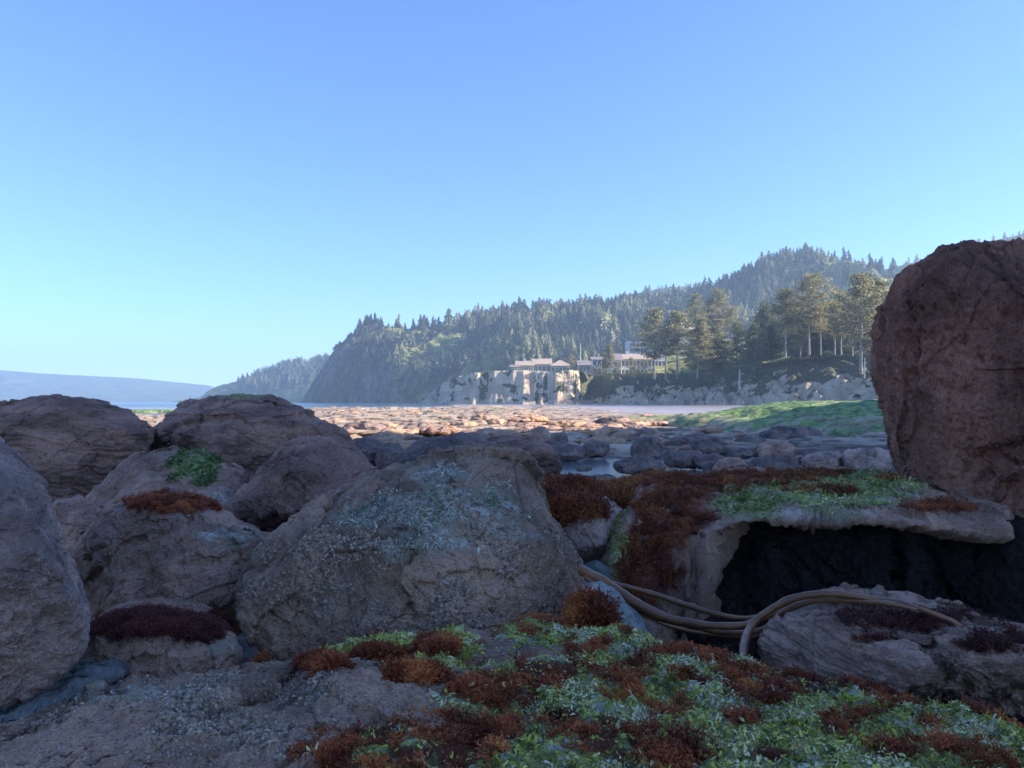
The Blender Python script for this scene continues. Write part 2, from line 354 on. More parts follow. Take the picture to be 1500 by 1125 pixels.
def ribbons(name, srcname, key, n, length, width, label, seed=0, pal=((.20, .21, .03), (.64, .62, .10), (.92, .86, .52)), cat='algae', extra=None, flow=None, lift=.3, whiteness=0.):
    r = np.random.default_rng(seed); s = sample(o_data[srcname], key, n, r, seed, extra)
    if s is None: return
    P, Nv = s; T, B = frame(Nv, r)
    fl = np.array(flow if flow else (0, -1, -.3)) + r.normal(size=(n, 3)) * .75; fl -= Nv * (fl * Nv).sum(1)[:, None]; fl /= np.linalg.norm(fl, axis=1)[:, None]
    sd = np.cross(Nv, fl); K = 4; V = np.zeros((n, K + 1, 2, 3)); l = length * r.uniform(.4, 1.5, n); w = width * r.uniform(.35, 1.9, n); p = P + Nv * .001
    d = fl + Nv * (lift * r.uniform(.1, 1., n))[:, None]
    for k in range(K + 1):
        ww = (w * math.sin(.35 + 2.5 * k / K))[:, None]; tw = r.normal(size=(n, 3)) * .35; sdk = sd + tw; V[:, k, 0] = p - sdk * ww / 2; V[:, k, 1] = p + sdk * ww / 2
        d = d + r.normal(size=(n, 3)) * .3 - Nv * .09; d /= np.linalg.norm(d, axis=1)[:, None]; p = p + d * (l / K)[:, None]
    b = (np.arange(n) * (K + 1) * 2)[:, None, None]; k = np.arange(K)[None, :, None] * 2; Q = (b + k + np.array([0, 1, 3, 2])[None, None]).reshape(-1, 4)
    t = np.clip(fbm(P * 9, 3, seed=seed + 1) * 1.3 + .75 + whiteness + r.normal(size=n) * .4, 0, 1.99); pal = np.array(pal); i0 = t.astype(int); fr = (t - i0)[:, None]
    C = np.repeat(pal[i0] * (1 - fr) + pal[np.minimum(i0 + 1, 2)] * fr, (K + 1) * 2, 0)
    o = mesh(name, V.reshape(-1, 3), Q, M_PLANT, smooth=True, cols=C); tag(o, label, cat, kind='stuff'); return o
def barnacles(name, srcname, key, n, size, label, seed=0, extra=None):
    r = np.random.default_rng(seed); s = sample(o_data[srcname], key, n, r, seed, extra)
    if s is None: return
    P, Nv = s; T, B = frame(Nv, r); a = np.arange(6) * math.pi / 3; V = np.zeros((n, 18, 3)); sz = (size * r.uniform(.3, 1.5, n))[:, None]
    for i in range(6):
        for j, (rr, hh) in enumerate(((1, -.1), (.5, .75), (.3, .45))):
            V[:, i + 6 * j] = P + sz * (T * rr * math.cos(a[i]) + B * rr * math.sin(a[i]) + Nv * hh)
    q = [[i + 6 * j, (i + 1) % 6 + 6 * j, (i + 1) % 6 + 6 * j + 6, i + 6 * j + 6] for j in (0, 1) for i in range(6)]
    Q = (np.array(q)[None] + (np.arange(n) * 18)[:, None, None]).reshape(-1, 4); c = r.uniform(.35, 1.1, (n, 1)) * np.array([[.66, .50, .36]])
    cc = np.repeat(c[:, None], 18, 1); cc[:, 12:] *= .25
    o = mesh(name, V.reshape(-1, 3), Q, M_PLANT, smooth=False, cols=cc.reshape(-1, 3)); tag(o, label, 'barnacles', kind='stuff'); return o

# ================================================================== NEAR BOULDERS
boulder('boulder', [(-120,640),(0,640),(32,665),(66,705),(76,750),(88,800),(125,875),(130,915),(112,965),(60,1010),(0,1035),(-120,1120),(-240,1000),(-260,760)], 1.75, .55, M_LAV, 11,
        'tall grey lilac boulder cut off by the left edge of the photo', cuts=[(70,880,1.45,.45,-.8,-.35),(20,800,1.3,.3,-1,.25)], low=.06, strata=((.3,.2,1),26,.006), lean=.5, ncut=3, facet=.2, barn=[(30,1000,90,60),(60,880,60,60)])
boulder('boulder', [(-70,650),(-30,605),(20,590),(80,584),(140,589),(195,603),(228,625),(228,680),(190,750),(120,790),(0,800),(-80,740)], 5.2, .8, M_BRN, 12,
        'rounded brown boulder with level grooves, behind the tall lilac one', lean=.4, low=.07, strata=((.06,.1,1),16,.030), ncut=3)
boulder('boulder', [(216,628),(255,606),(310,589),(350,579),(400,584),(445,599),(490,623),(512,655),(525,700),(450,770),(330,770),(240,730),(219,665)], 5.8, .85, M_BRN, 13,
        'broad dark brown boulder with a green tinged crest on the skyline', cuts=[(300,680,5.1,-.55,-.75,-.12),(440,650,5.2,.45,-.8,.35)], low=.07, ncut=1, strata=((.5,.3,.8),14,.015), green=[(350,580,40,6)], kc=.98)
boulder('boulder', [(120,745),(165,692),(205,666),(255,656),(300,664),(345,688),(360,712),(345,760),(250,810),(150,790)], 4.1, .5, M_GRY, 14,
        'low rounded boulder with a patch of green algae on its crown', lean=.7, low=.08, strata=((-.5,.1,.9),18,.012), green=[(285,685,38,26)], pale=[(320,735,30,22)])
boulder('boulder', [(330,750),(372,700),(410,660),(442,641),(480,640),(515,655),(548,693),(565,730),(520,780),(440,800),(385,790)], 3.6, .5, M_BRN, 15,
        'brown grooved boulder with a black hollow under its left end', cuts=[(405,752,3.22,-.25,-.62,-.75)], lean=.7, low=.06, strata=((.75,.2,.65),22,.018), ncut=2, kc=1.)
boulder('boulder', [(86,850),(108,795),(165,742),(210,727),(270,727),(322,746),(362,770),(402,795),(398,850),(352,920),(250,960),(140,940),(95,885)], 2.8, .5, M_GRY, 16,
        'rounded grey brown boulder with a strip of red seaweed along its top', cuts=[(230,900,2.45,.05,-.55,-.85)], lean=.6, low=.1, mid=.7, strata=((-.4,.2,.9),24,.010),
        weed=[(255,738,75,13)], green=[(228,733,28,8)], pale=[(330,790,50,20)], barn=[(280,830,120,90)], kc=.97)
boulder('boulder', [(62,760),(80,735),(115,730),(150,745),(170,775),(150,830),(90,830)], 3.4, .3, M_GRY, 17, 'small grey rock wedged behind the tall lilac boulder', lean=.5, strata=((.1,.2,1),24,.01))
boulder('rock', [(112,970),(130,928),(170,905),(250,900),(310,911),(340,930),(353,955),(340,990),(250,1020),(130,1010)], 2.0, .30, M_GRY, 18,
        'low pale rock capped with a mat of dull red seaweed', lean=1.0, low=.06, q=3, weed=[(235,918,105,20)], pale=[(330,945,30,22)], cat='rock', ncut=2)
boulder('boulder', [(345,905),(352,862),(398,792),(480,738),(560,694),(640,673),(720,663),(766,673),(786,715),(800,755),(840,812),(860,860),(868,905),(800,970),(600,1020),(380,990)], 2.45, .5, M_BAR, 19,
        'largest central boulder, flat faced and speckled with white barnacles', lean=.85, q=3.0, low=.05, mid=.45, cuts=[(800,820,2.2,.75,-.6,.25),(560,820,2.0,-.08,-.75,.65)], ncut=2, fine=1.6, pits=.010,
        pale=[(650,700,60,26),(590,755,100,34),(700,750,90,50),(610,790,60,35)], barn=[(600,850,230,110),(740,850,120,90),(620,780,170,80)], strata=((.3,.1,.95),20,.006))
boulder('boulder', [(560,705),(588,666),(640,640),(690,637),(722,660),(740,705),(640,750)], 5.3, .5, M_DRK, 20, 'dark boulder behind the barnacled one, left of a matching blunt rock', lean=.5, low=.1, strata=((.2,.2,1),16,.012))
boulder('boulder', [(690,650),(730,641),(770,641),(802,650),(820,664),(821,690),(808,713),(775,722),(700,710)], 5.5, .5, M_BRN, 21, 'blunt brown boulder beside the tide channel, right end undercut', lean=.4, low=.07, cuts=[(795,712,5.0,.3,-.5,-.8)], strata=((0,.2,1),14,.01))
boulder('rock', [(765,730),(800,708),(850,713),(895,738),(924,770),(917,800),(885,832),(820,845),(755,810)], 3.2, .35, M_LAV, 22,
        'pale grey rock draped in rusty seaweed, right of the barnacled boulder', lean=1.0, low=.08, weed=[(820,728,62,26),(800,755,40,18),(860,748,28,10)], pits=.008, cat='rock', cuts=[(870,820,3.0,.1,-.6,-.8)])
boulder('rock', [(850,740),(880,722),(940,711),(1010,700),(1060,705),(1040,760),(950,790),(880,775)], 3.75, .3, M_DRK, 23, 'flat dark ledge under orange seaweed behind the pale grey rock', lean=1.2, weed=[(930,730,100,28)], cat='rock', low=.06)
boulder('cobble', [(847,845),(854,827),(874,821),(892,833),(896,850),(885,868),(858,866)], 2.75, .06, simple('green_grey_stone', (.085,.11,.09), .7, .2, 30), 24, 'smooth green grey stone in the gap by the kelp', low=.05, mid=.1, fine=.3, pits=0, ncut=0, cat='stone', lean=0)
boulder('rock', [(843,890),(853,858),(880,849),(905,866),(938,905),(958,945),(905,975),(850,965)], 1.98, .13, M_BLU, 25, 'small blue grey rock with torn red seaweed below the kelp', lean=.9, low=.1, weed=[(868,905,28,30)], pale=[(880,868,25,14),(915,905,14,34)], cat='rock')
boulder('boulder', [(1291,500),(1294,468),(1308,428),(1336,394),(1374,374),(1430,367),(1500,360),(1620,348),(1780,380),(1880,600),(1850,900),(1650,1120),(1450,1090),(1400,960),(1345,800),(1316,700),(1308,650),(1304,590),(1297,545)], 4.1, 1.5, M_BIG, 26,
        'huge reddish brown boulder towering at the right edge', lean=.12, q=2.7, low=.035, mid=.5, fine=2., pits=.02, res=300,
        cuts=[(1340,600,3.55,-.80,-.60,.05),(1420,470,3.0,-.25,-.85,.45),(1460,620,2.9,-.2,-.95,-.2),(1450,840,2.9,-.2,-.75,-.6)], ncut=1, kc=.95, facet=.30, strata=((1,.35,.12),11,.030))
boulder('rock', [(1116,950),(1135,908),(1188,888),(1285,889),(1380,903),(1460,928),(1600,960),(1650,1080),(1400,1090),(1180,1040)], 1.7, .3, M_LOW, 27,
        'low grained rock with dark crusts under the kelp at lower right', lean=1.0, low=.05, strata=((.45,.1,.9),40,.012), weed=[(1330,910,110,14),(1430,945,80,14),(1270,935,30,8)], cat='rock', q=3, res=200, cuts=[(1350,1000,1.45,.15,-.7,-.7)])
for i, (pl, D, l) in enumerate([([(506,665),(515,648),(535,641),(556,645),(562,665),(550,682),(515,685)], 7.6, 'dark rounded rock right of the grooved boulder, nearest it'),
      ([(548,676),(553,656),(570,648),(588,655),(596,672),(590,690),(556,690)], 7.2, 'dark rock next to an orange weed patch'),
      ([(500,705),(512,682),(530,676),(548,690),(560,720),(530,740)], 6.4, 'small dark rock in the gap left of the barnacled boulder'),
      ([(770,700),(788,694),(812,700),(822,715),(800,730),(772,722)], 4.6, 'dark stone under the blunt brown boulder')]):
    boulder('rock', pl, D, .25, M_DRK, 40 + i, l, cat='rock', ncut=3)
# --- seaweed topped overhanging slab, its hollow's shade put into the black of added rocks
def slab_prof(t, v):
    # t: -pi/2 is the side facing the sea path (front); +-pi is the left end
    left = sstep(2.10, 2.26, np.abs(t)); back = sstep(.1, .9, np.sin(t)); solid = np.maximum(left, back)
    inn = 1 - .66 * sstep(.04, .17, v); out = 1 + .10 * math.sin(v * 3)
    fr = inn * (1 - solid) + out * solid; dzf = np.interp(v, [0, .05, .12, .3, 1], [0, .012, .028, .06, 1]); return fr, dzf * (1 - solid) + v * solid
slab('rock', [(896,880,2.74),(893,840,2.7),(905,785,2.85),(925,745,3.1),(960,706,3.7),(1040,690,4.2),(1150,686,4.4),(1300,683,4.6),(1400,700,4.1),(1460,733,3.5),(1474,764,2.9),(1462,768,2.75),(1380,758,2.7),(1300,752,2.7),(1200,748,2.68),(1130,746,2.66),(1070,752,2.62),(1020,784,2.84),(960,850,2.80),(925,885,2.74)],
     [(960,760,3.0),(1000,735,3.25),(1100,720,3.4),(1200,715,3.4),(1300,715,3.5),(1390,735,3.3),(1000,765,2.8),(940,810,2.75),(1150,737,2.9),(1300,738,2.95),(1400,746,2.95)],
     M_GRY, 31, 'broad overhanging rock topped with green algae and rusty seaweed, hollow beneath', N=300, prof=slab_prof, zb=-.35, low=.06, mid=.35, fine=2.2, pits=.008, edge=.03, strata=((.1,.1,1),22,.008),
     green=[(903,800,12,60),(1200,718,150,30),(1260,702,90,16),(1100,738,60,22),(1330,708,30,14)], weed=[(950,830,55,80),(960,770,45,70),(1000,715,75,22),(1090,700,110,12),(1180,694,90,8),(1200,717,45,7),(1245,722,22,8),(1380,742,70,9),(1300,702,20,5),(1000,760,50,30)], pale=[(1180,752,120,10),(1300,725,60,16)])
boulder('boulder', [(930,905),(958,852),(1010,806),(1066,768),(1130,758),(1300,760),(1440,766),(1482,850),(1450,1050),(1250,1120),(1000,1120),(935,1000)], 2.86, .17, M_BLK, 32, 'rock coloured black for the shade at the back of the hollow under the overhanging slab', low=.05, mid=.8, lean=.2, q=4, fine=2.5, facet=.8, res=200)
boulder('boulder', [(1395,960),(1380,890),(1400,800),(1440,760),(1620,740),(1700,900),(1600,1150),(1430,1120)], 3.05, .35, M_BLK, 33, 'rock coloured black as shade, closing the right end of the hollow', low=.08, mid=.4, lean=.0, res=110)
boulder('boulder', [(880,960),(905,900),(960,860),(1010,900),(1040,1000),(1000,1120),(900,1100)], 3.0, .25, M_BLK, 34, 'rock coloured black as shade under the left end of the hollow', low=.1, res=70)
# --- foreground: barnacled left rock and algae covered near rock
slab('rock', [(-260,1120,1.2),(-100,1062,1.42),(0,1022,1.5),(100,995,1.55),(180,972,1.62),(300,962,1.68),(420,948,1.72),(560,922,1.76),(700,902,1.8),(860,930,1.6),(860,1060,1.2),(700,1250,.95),(500,1400,.8),(200,1500,.75),(-200,1400,.8),(-400,1300,.9)],
     [(100,1060,1.3),(300,1030,1.38),(500,990,1.45),(640,955,1.55),(100,1110,1.1),(300,1100,1.12),(450,1080,1.18),(0,1150,1.05),(350,980,1.6),(560,945,1.65),(330,1180,1.0)],
     M_BAR, 35, 'long barnacled rock across the lower left with a seaweed fringe', N=420, zb=0., low=.05, mid=.22, fine=1.5, pits=.01, edge=.05, strata=((.15,-.45,.9),26,.014),
     weed=[(290,966,110,8),(400,948,90,7),(500,930,60,6),(590,914,80,6),(470,975,30,7),(560,962,34,8),(640,950,30,9),(600,990,40,8)], green=[(400,956,70,9),(480,948,90,14),(570,938,80,22),(640,935,70,34),(620,975,60,18)], pale=[(200,1015,160,14),(480,965,90,10),(90,1000,100,12)], barn=[(250,1070,260,60),(500,1030,160,40),(350,1000,150,20)])
boulder('rock', [(-120,1090),(-60,1055),(0,1025),(80,988),(150,968),(182,972),(190,985),(150,1010),(60,1050),(-20,1090)], 1.62, .10, M_BLU, 36, 'blue grey ledge at the far left behind the barnacled rock', lean=1.5, low=.05, cat='rock', q=3)
FG_W = [(a, b, c * .78, d * .72) for a, b, c, d in [(730,905,60,14),(800,990,70,30),(730,1010,100,42),(640,1060,60,40),(690,1080,90,50),(900,990,50,24),(1000,950,60,16),(1040,960,50,14),(880,1080,70,40),(960,1100,110,40),(1080,985,60,24),(1130,1010,60,30),(1190,1000,70,26),(1150,965,50,14),(1230,990,60,16),(1290,1000,40,12),(1320,1100,60,20),(1230,1060,40,18),(1470,1040,50,20),(960,950,30,12),(540,1070,90,40),(480,1110,90,30),(620,1110,120,30),(880,940,30,10),(1090,1050,40,14),(780,925,30,10),(820,1050,40,20),(580,1040,60,25),(1400,1090,50,18),(1300,1040,20,10),(1130,1105,50,16)]]
slab('rock', [(330,1200,.95),(400,1068,1.15),(440,1042,1.24),(520,1022,1.32),(600,990,1.42),(640,930,1.68),(700,901,1.86),(760,893,1.92),(850,905,1.85),(950,932,1.72),(1080,958,1.62),(1250,985,1.52),(1350,1005,1.46),(1500,1040,1.35),(1750,1110,1.2),(1900,1300,.9),(1500,1700,.55),(800,1800,.5),(300,1600,.6)],
     [(500,1060,1.18),(600,1040,1.25),(700,1000,1.35),(800,960,1.5),(900,980,1.42),(1100,1010,1.32),(1300,1050,1.2),(700,1100,1.05),(1000,1100,1.07),(1300,1120,1.03),(500,1130,1.02),(760,925,1.68),(1000,960,1.52),(1500,1120,1.05),(800,1300,.78)],
     M_BAR, 37, 'near rock across the bottom, thick with green and bleached algae and red seaweed tufts', N=560, zb=0., low=.05, mid=.35, fine=2.4, pits=.008, edge=.07, strata=None,
     green=[(1000,1010,900,400)], weed=FG_W, pale=[(800,1000,130,60),(760,940,110,26),(1150,1020,90,40),(650,1010,40,30)])
_v, _q, _a = o_data['rock.007'] if 'rock.007' in o_data else (None, None, None)
FG = [k for k, o in ((o.name, o) for o in COL.objects) if 'near rock across' in o.get('label', '')][0]
LL = [o.name for o in COL.objects if 'long barnacled rock' in o.get('label', '')][0]
SL = [o.name for o in COL.objects if 'broad overhanging' in o.get('label', '')][0]
def nm(s): return [o.name for o in COL.objects if s in o.get('label', '')][0]
def ndens(seed, sc_=7, lo=-.1, hi=.4): return lambda V, px, py: sstep(lo, hi, fbm(V * sc_, 3, seed=seed))
def notleft(V, px, py): return sstep(0, 60, px - np.interp(py, [890, 940, 1000, 1040, 1060, 1125, 1300], [560, 540, 500, 430, 390, 320, 200]))
weedm = o_data[FG][2]['weed']
def nw(V, px, py):
    m = np.zeros(len(V)); m = blobs(V, FG_W, 37 + 4); return (1 - .85 * m) * notleft(V, px, py)
_fv = o_data[FG][0]; _wk = np.maximum(weedm * (.02 + sstep(.0, .16, fbm(_fv * 15, 3, seed=8))), .8 * sstep(.36, .46, fbm(_fv * 11, 3, seed=44)))
tufts('red_seaweed', FG, _wk, 4600, .42, 'rusty red tufted seaweed growing over the near algae covered rock', 3, extra=lambda V, px, py: notleft(V, px, py), thr=.05)
ribbons('green_algae', FG, 'green', 80000, .011, .0028, 'green and bleached sea lettuce strands matted over the near rock', 4, extra=nw, lift=.12, whiteness=.12)
ribbons('bleached_algae', FG, 'green', 34000, .010, .0026, 'white bleached algae patches on the near rock', 5, pal=((.50,.48,.22),(.82,.78,.55),(.92,.88,.76)), extra=lambda V, px, py: nw(V, px, py) * sstep(.0, .35, fbm(V * 6.5, 4, seed=21)), lift=.1)
tufts('red_seaweed', LL, 'weed', 1900, .55, 'rusty seaweed fringe along the back edge of the lower left rock', 6)
ribbons('green_algae', LL, 'green', 13000, .012, .0028, 'light green algae on the ridge of the lower left rock', 7, lift=.12, whiteness=.2)
barnacles('barnacles', LL, 'barn', 12000, .0030, 'small buff barnacles scattered on the lower left rock', 8, ndens(5, 6, .0, .35))
CB = nm('largest central'); barnacles('barnacles', CB, 'barn', 14000, .0042, 'small buff barnacles crusting the central boulder', 9, ndens(6, 6, .0, .3))
ribbons('bleached_algae', CB, 'pale', 6500, .020, .0036, 'pale bleached algae strands on the central boulder', 10, pal=((.20,.22,.12),(.50,.50,.36),(.82,.80,.68)), extra=ndens(9, 7, -.1, .4), lift=.1)
0 and tufts('red_seaweed', CB, 'weed', 500, .8, 'dark red seaweed tufts on the central boulder', 11, pal=((.05,.018,.015),(.12,.035,.03),(.2,.06,.04)))
tufts('red_seaweed', SL, 'weed', 4400, .62, 'orange and rusty seaweed on the overhanging rock', 12, pal=((.13,.035,.02),(.42,.13,.045),(.66,.30,.09)))
ribbons('green_algae', SL, 'green', 16000, .028, .005, 'green algae mat on top of the overhanging rock', 13, pal=((.15,.19,.04),(.44,.48,.12),(.72,.70,.38)), lift=.15)
tufts('red_seaweed', nm('draped in rusty'), 'weed', 3000, .95, 'rusty seaweed draped over the pale grey rock', 14, pal=((.11,.03,.02),(.36,.10,.04),(.6,.24,.07)))
tufts('red_seaweed', nm('flat dark ledge'), 'weed', 2000, 1.3, 'orange seaweed on the flat dark ledge', 15, pal=((.13,.04,.02),(.45,.17,.05),(.62,.34,.08)))
tufts('red_seaweed', nm('capped with a mat'), 'weed', 3600, .42, 'dull red seaweed mat on the low pale rock', 16, pal=((.09,.028,.022),(.22,.06,.045),(.34,.11,.07)))
tufts('red_seaweed', nm('strip of red seaweed'), 'weed', 1200, .5, 'red seaweed strip on the rounded grey brown boulder', 17)
ribbons('green_algae', nm('patch of green algae on its'), 'green', 2200, .04, .008, 'green algae tuft on the crown of the low boulder', 18, pal=((.06,.11,.03),(.20,.28,.08),(.38,.44,.2)))
tufts('red_seaweed', nm('small blue grey rock'), 'weed', 420, .9, 'torn red seaweed on the small blue grey rock', 19)
tufts('red_seaweed', nm('low grained rock'), 'weed', 700, .45, 'dark red crusts of seaweed on the low grained rock', 20, pal=((.06,.02,.016),(.12,.035,.03),(.2,.06,.04)))

# --- bull kelp stipes: tapering tubes
g = G('kelp_skin'); kc = g.mix(g.ramp(g.noise(9, 3), .35, .65), (.13, .050, .018), (.27, .120, .045))
M_KELP = g.fin(g.mix(g.ramp(g.noise(60, 3), .5, .8, 0, .5), kc, (.20, .12, .06)), .33, g.bump(g.noise(40, 4), .003, .6), .5)
def tube(pts, rad, seg=12, sub=14):
    P = np.array([W(*p) for p in pts]); n = len(P); T = np.linspace(0, n - 1, (n - 1) * sub); C = []
    for t in T:
        i = min(int(t), n - 2); u = t - i; p0, p1, p2, p3 = P[max(i - 1, 0)], P[i], P[i + 1], P[min(i + 2, n - 1)]
        C.append(.5 * ((2 * p1) + (p2 - p0) * u + (2 * p0 - 5 * p1 + 4 * p2 - p3) * u * u + (3 * p1 - p0 - 3 * p2 + p3) * u ** 3))
    C = np.array(C); r = np.interp(T / (n - 1), np.linspace(0, 1, len(rad)), rad); d = np.gradient(C, axis=0); d /= np.linalg.norm(d, axis=1)[:, None]
    V = []; up = np.array([0, 0, 1.]); 
    for c, dd, rr in zip(C, d, r):
        s = np.cross(dd, up + np.array([.01, .3, 0])); s /= np.linalg.norm(s); u2 = np.cross(s, dd)
        V.append([c + rr * (math.cos(a) * s + math.sin(a) * u2) for a in np.linspace(0, 2 * math.pi, seg, endpoint=False)])
    V = np.array(V); Q = grid_quads(len(C), seg, 0, True)
    return V.reshape(-1, 3), Q
KL = [([(852,836,2.15),(885,852,2.08),(930,882,2.02),(975,904,2.0),(1030,915,1.98),(1085,916,1.95),(1130,900,1.92),(1175,880,1.86),(1230,876,1.82)], [.016,.013,.010,.009,.0085], 'thickest kelp stem with a bulb, sagging across the dark hollow'),
      ([(858,846,2.12),(900,872,2.05),(950,900,2.03),(1000,914,2.03),(1060,926,2.0),(1110,924,1.97),(1150,905,1.95)], [.010,.009,.007], 'thin kelp stem just below the thickest one'),
      ([(890,853,2.3),(950,868,2.28),(1010,888,2.25),(1060,902,2.2),(1110,905,2.12),(1160,893,2.05)], [.007,.009,.008,.008], 'dull grey kelp stem, highest and farthest in the hollow'),
      ([(940,900,2.2),(985,918,2.2),(1050,930,2.15),(1110,930,2.05),(1160,908,2.0),(1200,885,1.95)], [.006,.008,.008], 'lowest kelp stem in the shade of the hollow'),
      ([(1088,975,1.62),(1090,945,1.72),(1100,918,1.8),(1125,895,1.82),(1165,876,1.80),(1215,870,1.76),(1270,876,1.70),(1330,887,1.62),(1385,905,1.54),(1410,918,1.5)], [.009,.010,.0095,.008,.006,.004], 'looping kelp stem that drops to the near rock and arches right'),
      ([(1120,925,1.86),(1150,895,1.84),(1195,880,1.80),(1250,880,1.73),(1300,884,1.65),(1345,894,1.58)], [.007,.008,.007,.004], 'short kelp stem tucked beneath the looping one')]
for pts, rad, l in KL:
    V, Q = tube(pts, rad); V = V + vnormals(V, Q)[0] * (.0022 * fbm(V * 22, 3))[:, None]; org = V.mean(0); org[2] = V[:, 2].min(); o = mesh('kelp_stem', V - org, Q, M_KELP); o.location = org; tag(o, l, 'kelp', 'kelp stems lying over the rocks')
# ================================================================== GROUND, WATER, BLUFF, HILLS
def pxa(px): return np.arctan((px - CX) / F)
a1 = np.linspace(-38, 38, 860); a0 = np.concatenate([np.linspace(-180, -38, 60)[:-1], a1, np.linspace(38, 180, 60)[1:]]); a0 = np.radians(a0)
rr_ = np.concatenate([[.05], np.geomspace(.5, 10, 170), np.geomspace(10, 150, 430)[1:], np.geomspace(150, 1300, 120)[1:]])
A, R_ = np.meshgrid(a0, rr_, indexing='ij'); X = (np.sin(A) * R_).ravel(); Y = (np.cos(A) * R_).ravel(); r = R_.ravel()
P2 = np.column_stack([X, Y, 0 * X])
def mound(x, y):
    n = fbm(np.column_stack([x / 4, y / 6, 0 * x]), 3, seed=2) * .22
    d = np.sqrt(((x - 20) / 11.5) ** 2 + ((y - 36) / 19.5) ** 2) + n * .6
    return np.clip(1 - np.maximum(d, 0) ** 2.2, 0, 1) ** .62, d
m, md = mound(X, Y)
n_a = fbm(np.column_stack([X / 13, Y / 7, 0 * X]), 4, seed=5); n_b = fbm(np.column_stack([X / 3.6, Y / 1.8, 0 * X]), 4, seed=6); n_c = fbm(np.column_stack([X / .7, Y / .4, 0 * X]), 3, seed=7)
t = (n_a * .55 + n_b * .28 + .45) * 5; st = np.floor(t) + sstep(.72, 1, t - np.floor(t))
reefk = sstep(9, 20, r)
Z = (.02 + .13 * (st - 2.3) + .03 * n_c + .05 * n_b) * reefk + (1 - reefk) * (-.12 + .10 * n_c + .12 * n_b)
amp = 1 + .6 * sstep(60, 160, r); Z *= amp
sand = sstep(0, 25, X - .03 * Y + 3) * sstep(62, 84, Y + 10 * n_a) * sstep(300, 230, X * 0); sand = np.maximum(sand, sstep(150, 190, Y) * sstep(-60, -20, X + .13 * Y * 1))
Z = Z * (1 - .93 * sand)
green = m.copy() * 0; gm = sstep(1.08, .84, md + .18 * fbm(P2 / 1.3, 4, seed=9)); Z = Z * (1 - .6 * m) + m * (1.38 + .10 * n_b + .05 * n_c)
for (cx, cy, rx, ry, dp) in [(1.7, 14.4, 2.0, 3.1, .34), (.95, 10.6, .8, .9, .3), (3.8, 13.8, 1.8, .8, .3), (3.0, 18.6, 1.4, .7, .2), (-1.2, 12, 1.0, 1.2, .2)]:
    d = np.sqrt(((X - cx) / rx) ** 2 + ((Y - cy) / ry) ** 2) + .35 * n_c; Z -= dp * sstep(1.05, .6, d) + 0
d = -X - .27 * Y; sea = sstep(-2, 14, d + 8 * n_a) * sstep(70, 100, Y + 12 * n_a); sea = np.maximum(sea, sstep(150, 175, Y + 6 * n_a) * sstep(-12, 8, -X - .12 * Y + 6)); sea = np.maximum(sea, sstep(500, 600, r))
isl = sstep(1.0, .5, np.sqrt(((X + 54) / 7) ** 2 + ((Y - 114) / 10) ** 2) + .3 * n_b)
Z = Z * (1 - sea) - 1.6 * sea + isl * (1.65 * sea)
sea *= 1 - isl
grn = np.maximum.reduce([gm, isl, sstep(.15, .55, n_a + n_b * .4) * sstep(3, 9, X - .05 * Y) * sstep(24, 32, Y) * sstep(70, 45, Y), sstep(.35, .6, fbm(P2 / 9, 3, seed=31)) * .4 * sstep(22, 35, r)])
V = np.column_stack([X, Y, Z]); Q = grid_quads(len(a0), len(rr_))
g = G('shore_ground'); pv = g.pos
s1 = g.scl((.12, .55, 1)); s2 = g.scl((.3, 1.3, 3)); s3 = g.scl((1.6, 4, 8))
n1 = g.noise(1, 6, .6, s1); n2 = g.noise(1, 6, .65, s2); n3 = g.noise(1, 5, .7, s3)
c = g.mix(g.ramp(n1, .35, .65), (.40, .27, .17), (.52, .39, .27)); c = g.mix(g.ramp(n2, .45, .66), c, (.62, .50, .36)); c = g.mix(g.ramp(n2, .45, .33), c, (.16, .085, .06))
c = g.mix(g.ramp(n3, .50, .66, 0, .7), c, (.14, .062, .035)); c = g.mix(g.ramp(n3, .42, .3, 0, .8), c, (.045, .035, .035))
c = g.mix(g.math('MULTIPLY', g.attr('ledge_shade'), g.ramp(n3, .25, .55), clamp=True), c, (.10, .06, .045)); near = g.attr('nearby'); c = g.mix(near, c, g.mix(n3, (.020, .018, .022), (.075, .06, .055)))  # dark colour along terrace edges stands in for the ledges' shadow
gc = g.mix(g.ramp(g.noise(3.2, 6, .75), .40, .6), (0.058, 0.124, 0.046), (0.260, 0.364, 0.098)); gc = g.mix(g.ramp(n3, .44, .28, 0, .7), gc, (.05, .045, .04))
c = g.mix(g.math('MULTIPLY', g.attr('green'), g.ramp(g.noise(1.1, 6, .7), .28, .46), clamp=True), c, gc)
sd = g.attr('sand'); sc1 = g.mix(g.ramp(g.noise(1, 5, .6, g.scl((.02, .16, 1))), .4, .6), (0.286, 0.247, 0.221), (0.429, 0.377, 0.351)); c = g.mix(sd, c, sc1)
hh = g.math('ADD', g.math('MULTIPLY', n2, .8), g.math('MULTIPLY', n3, .5)); k_ = g.math('SUBTRACT', 1, g.math('MULTIPLY', sd, .93))
M_GRD = g.fin(c, g.mix(sd, g.ramp(n3, .3, .7, .6, .9), (.32,) * 3), g.bump(g.math('MULTIPLY', hh, k_), .16, 1.), .4)
tag(mesh('ground', V, Q, M_GRD, attrs={'sand': sand * (1 - sea), 'green': np.clip(grn, 0, 1), 'ledge_shade': np.exp(-((t - np.floor(t) - .80) / .13) ** 2) * reefk * (1 - m) * (1 - sand), 'nearby': 1 - sstep(12, 24, r + 5 * n_b - .4 * X)}), kind='structure')

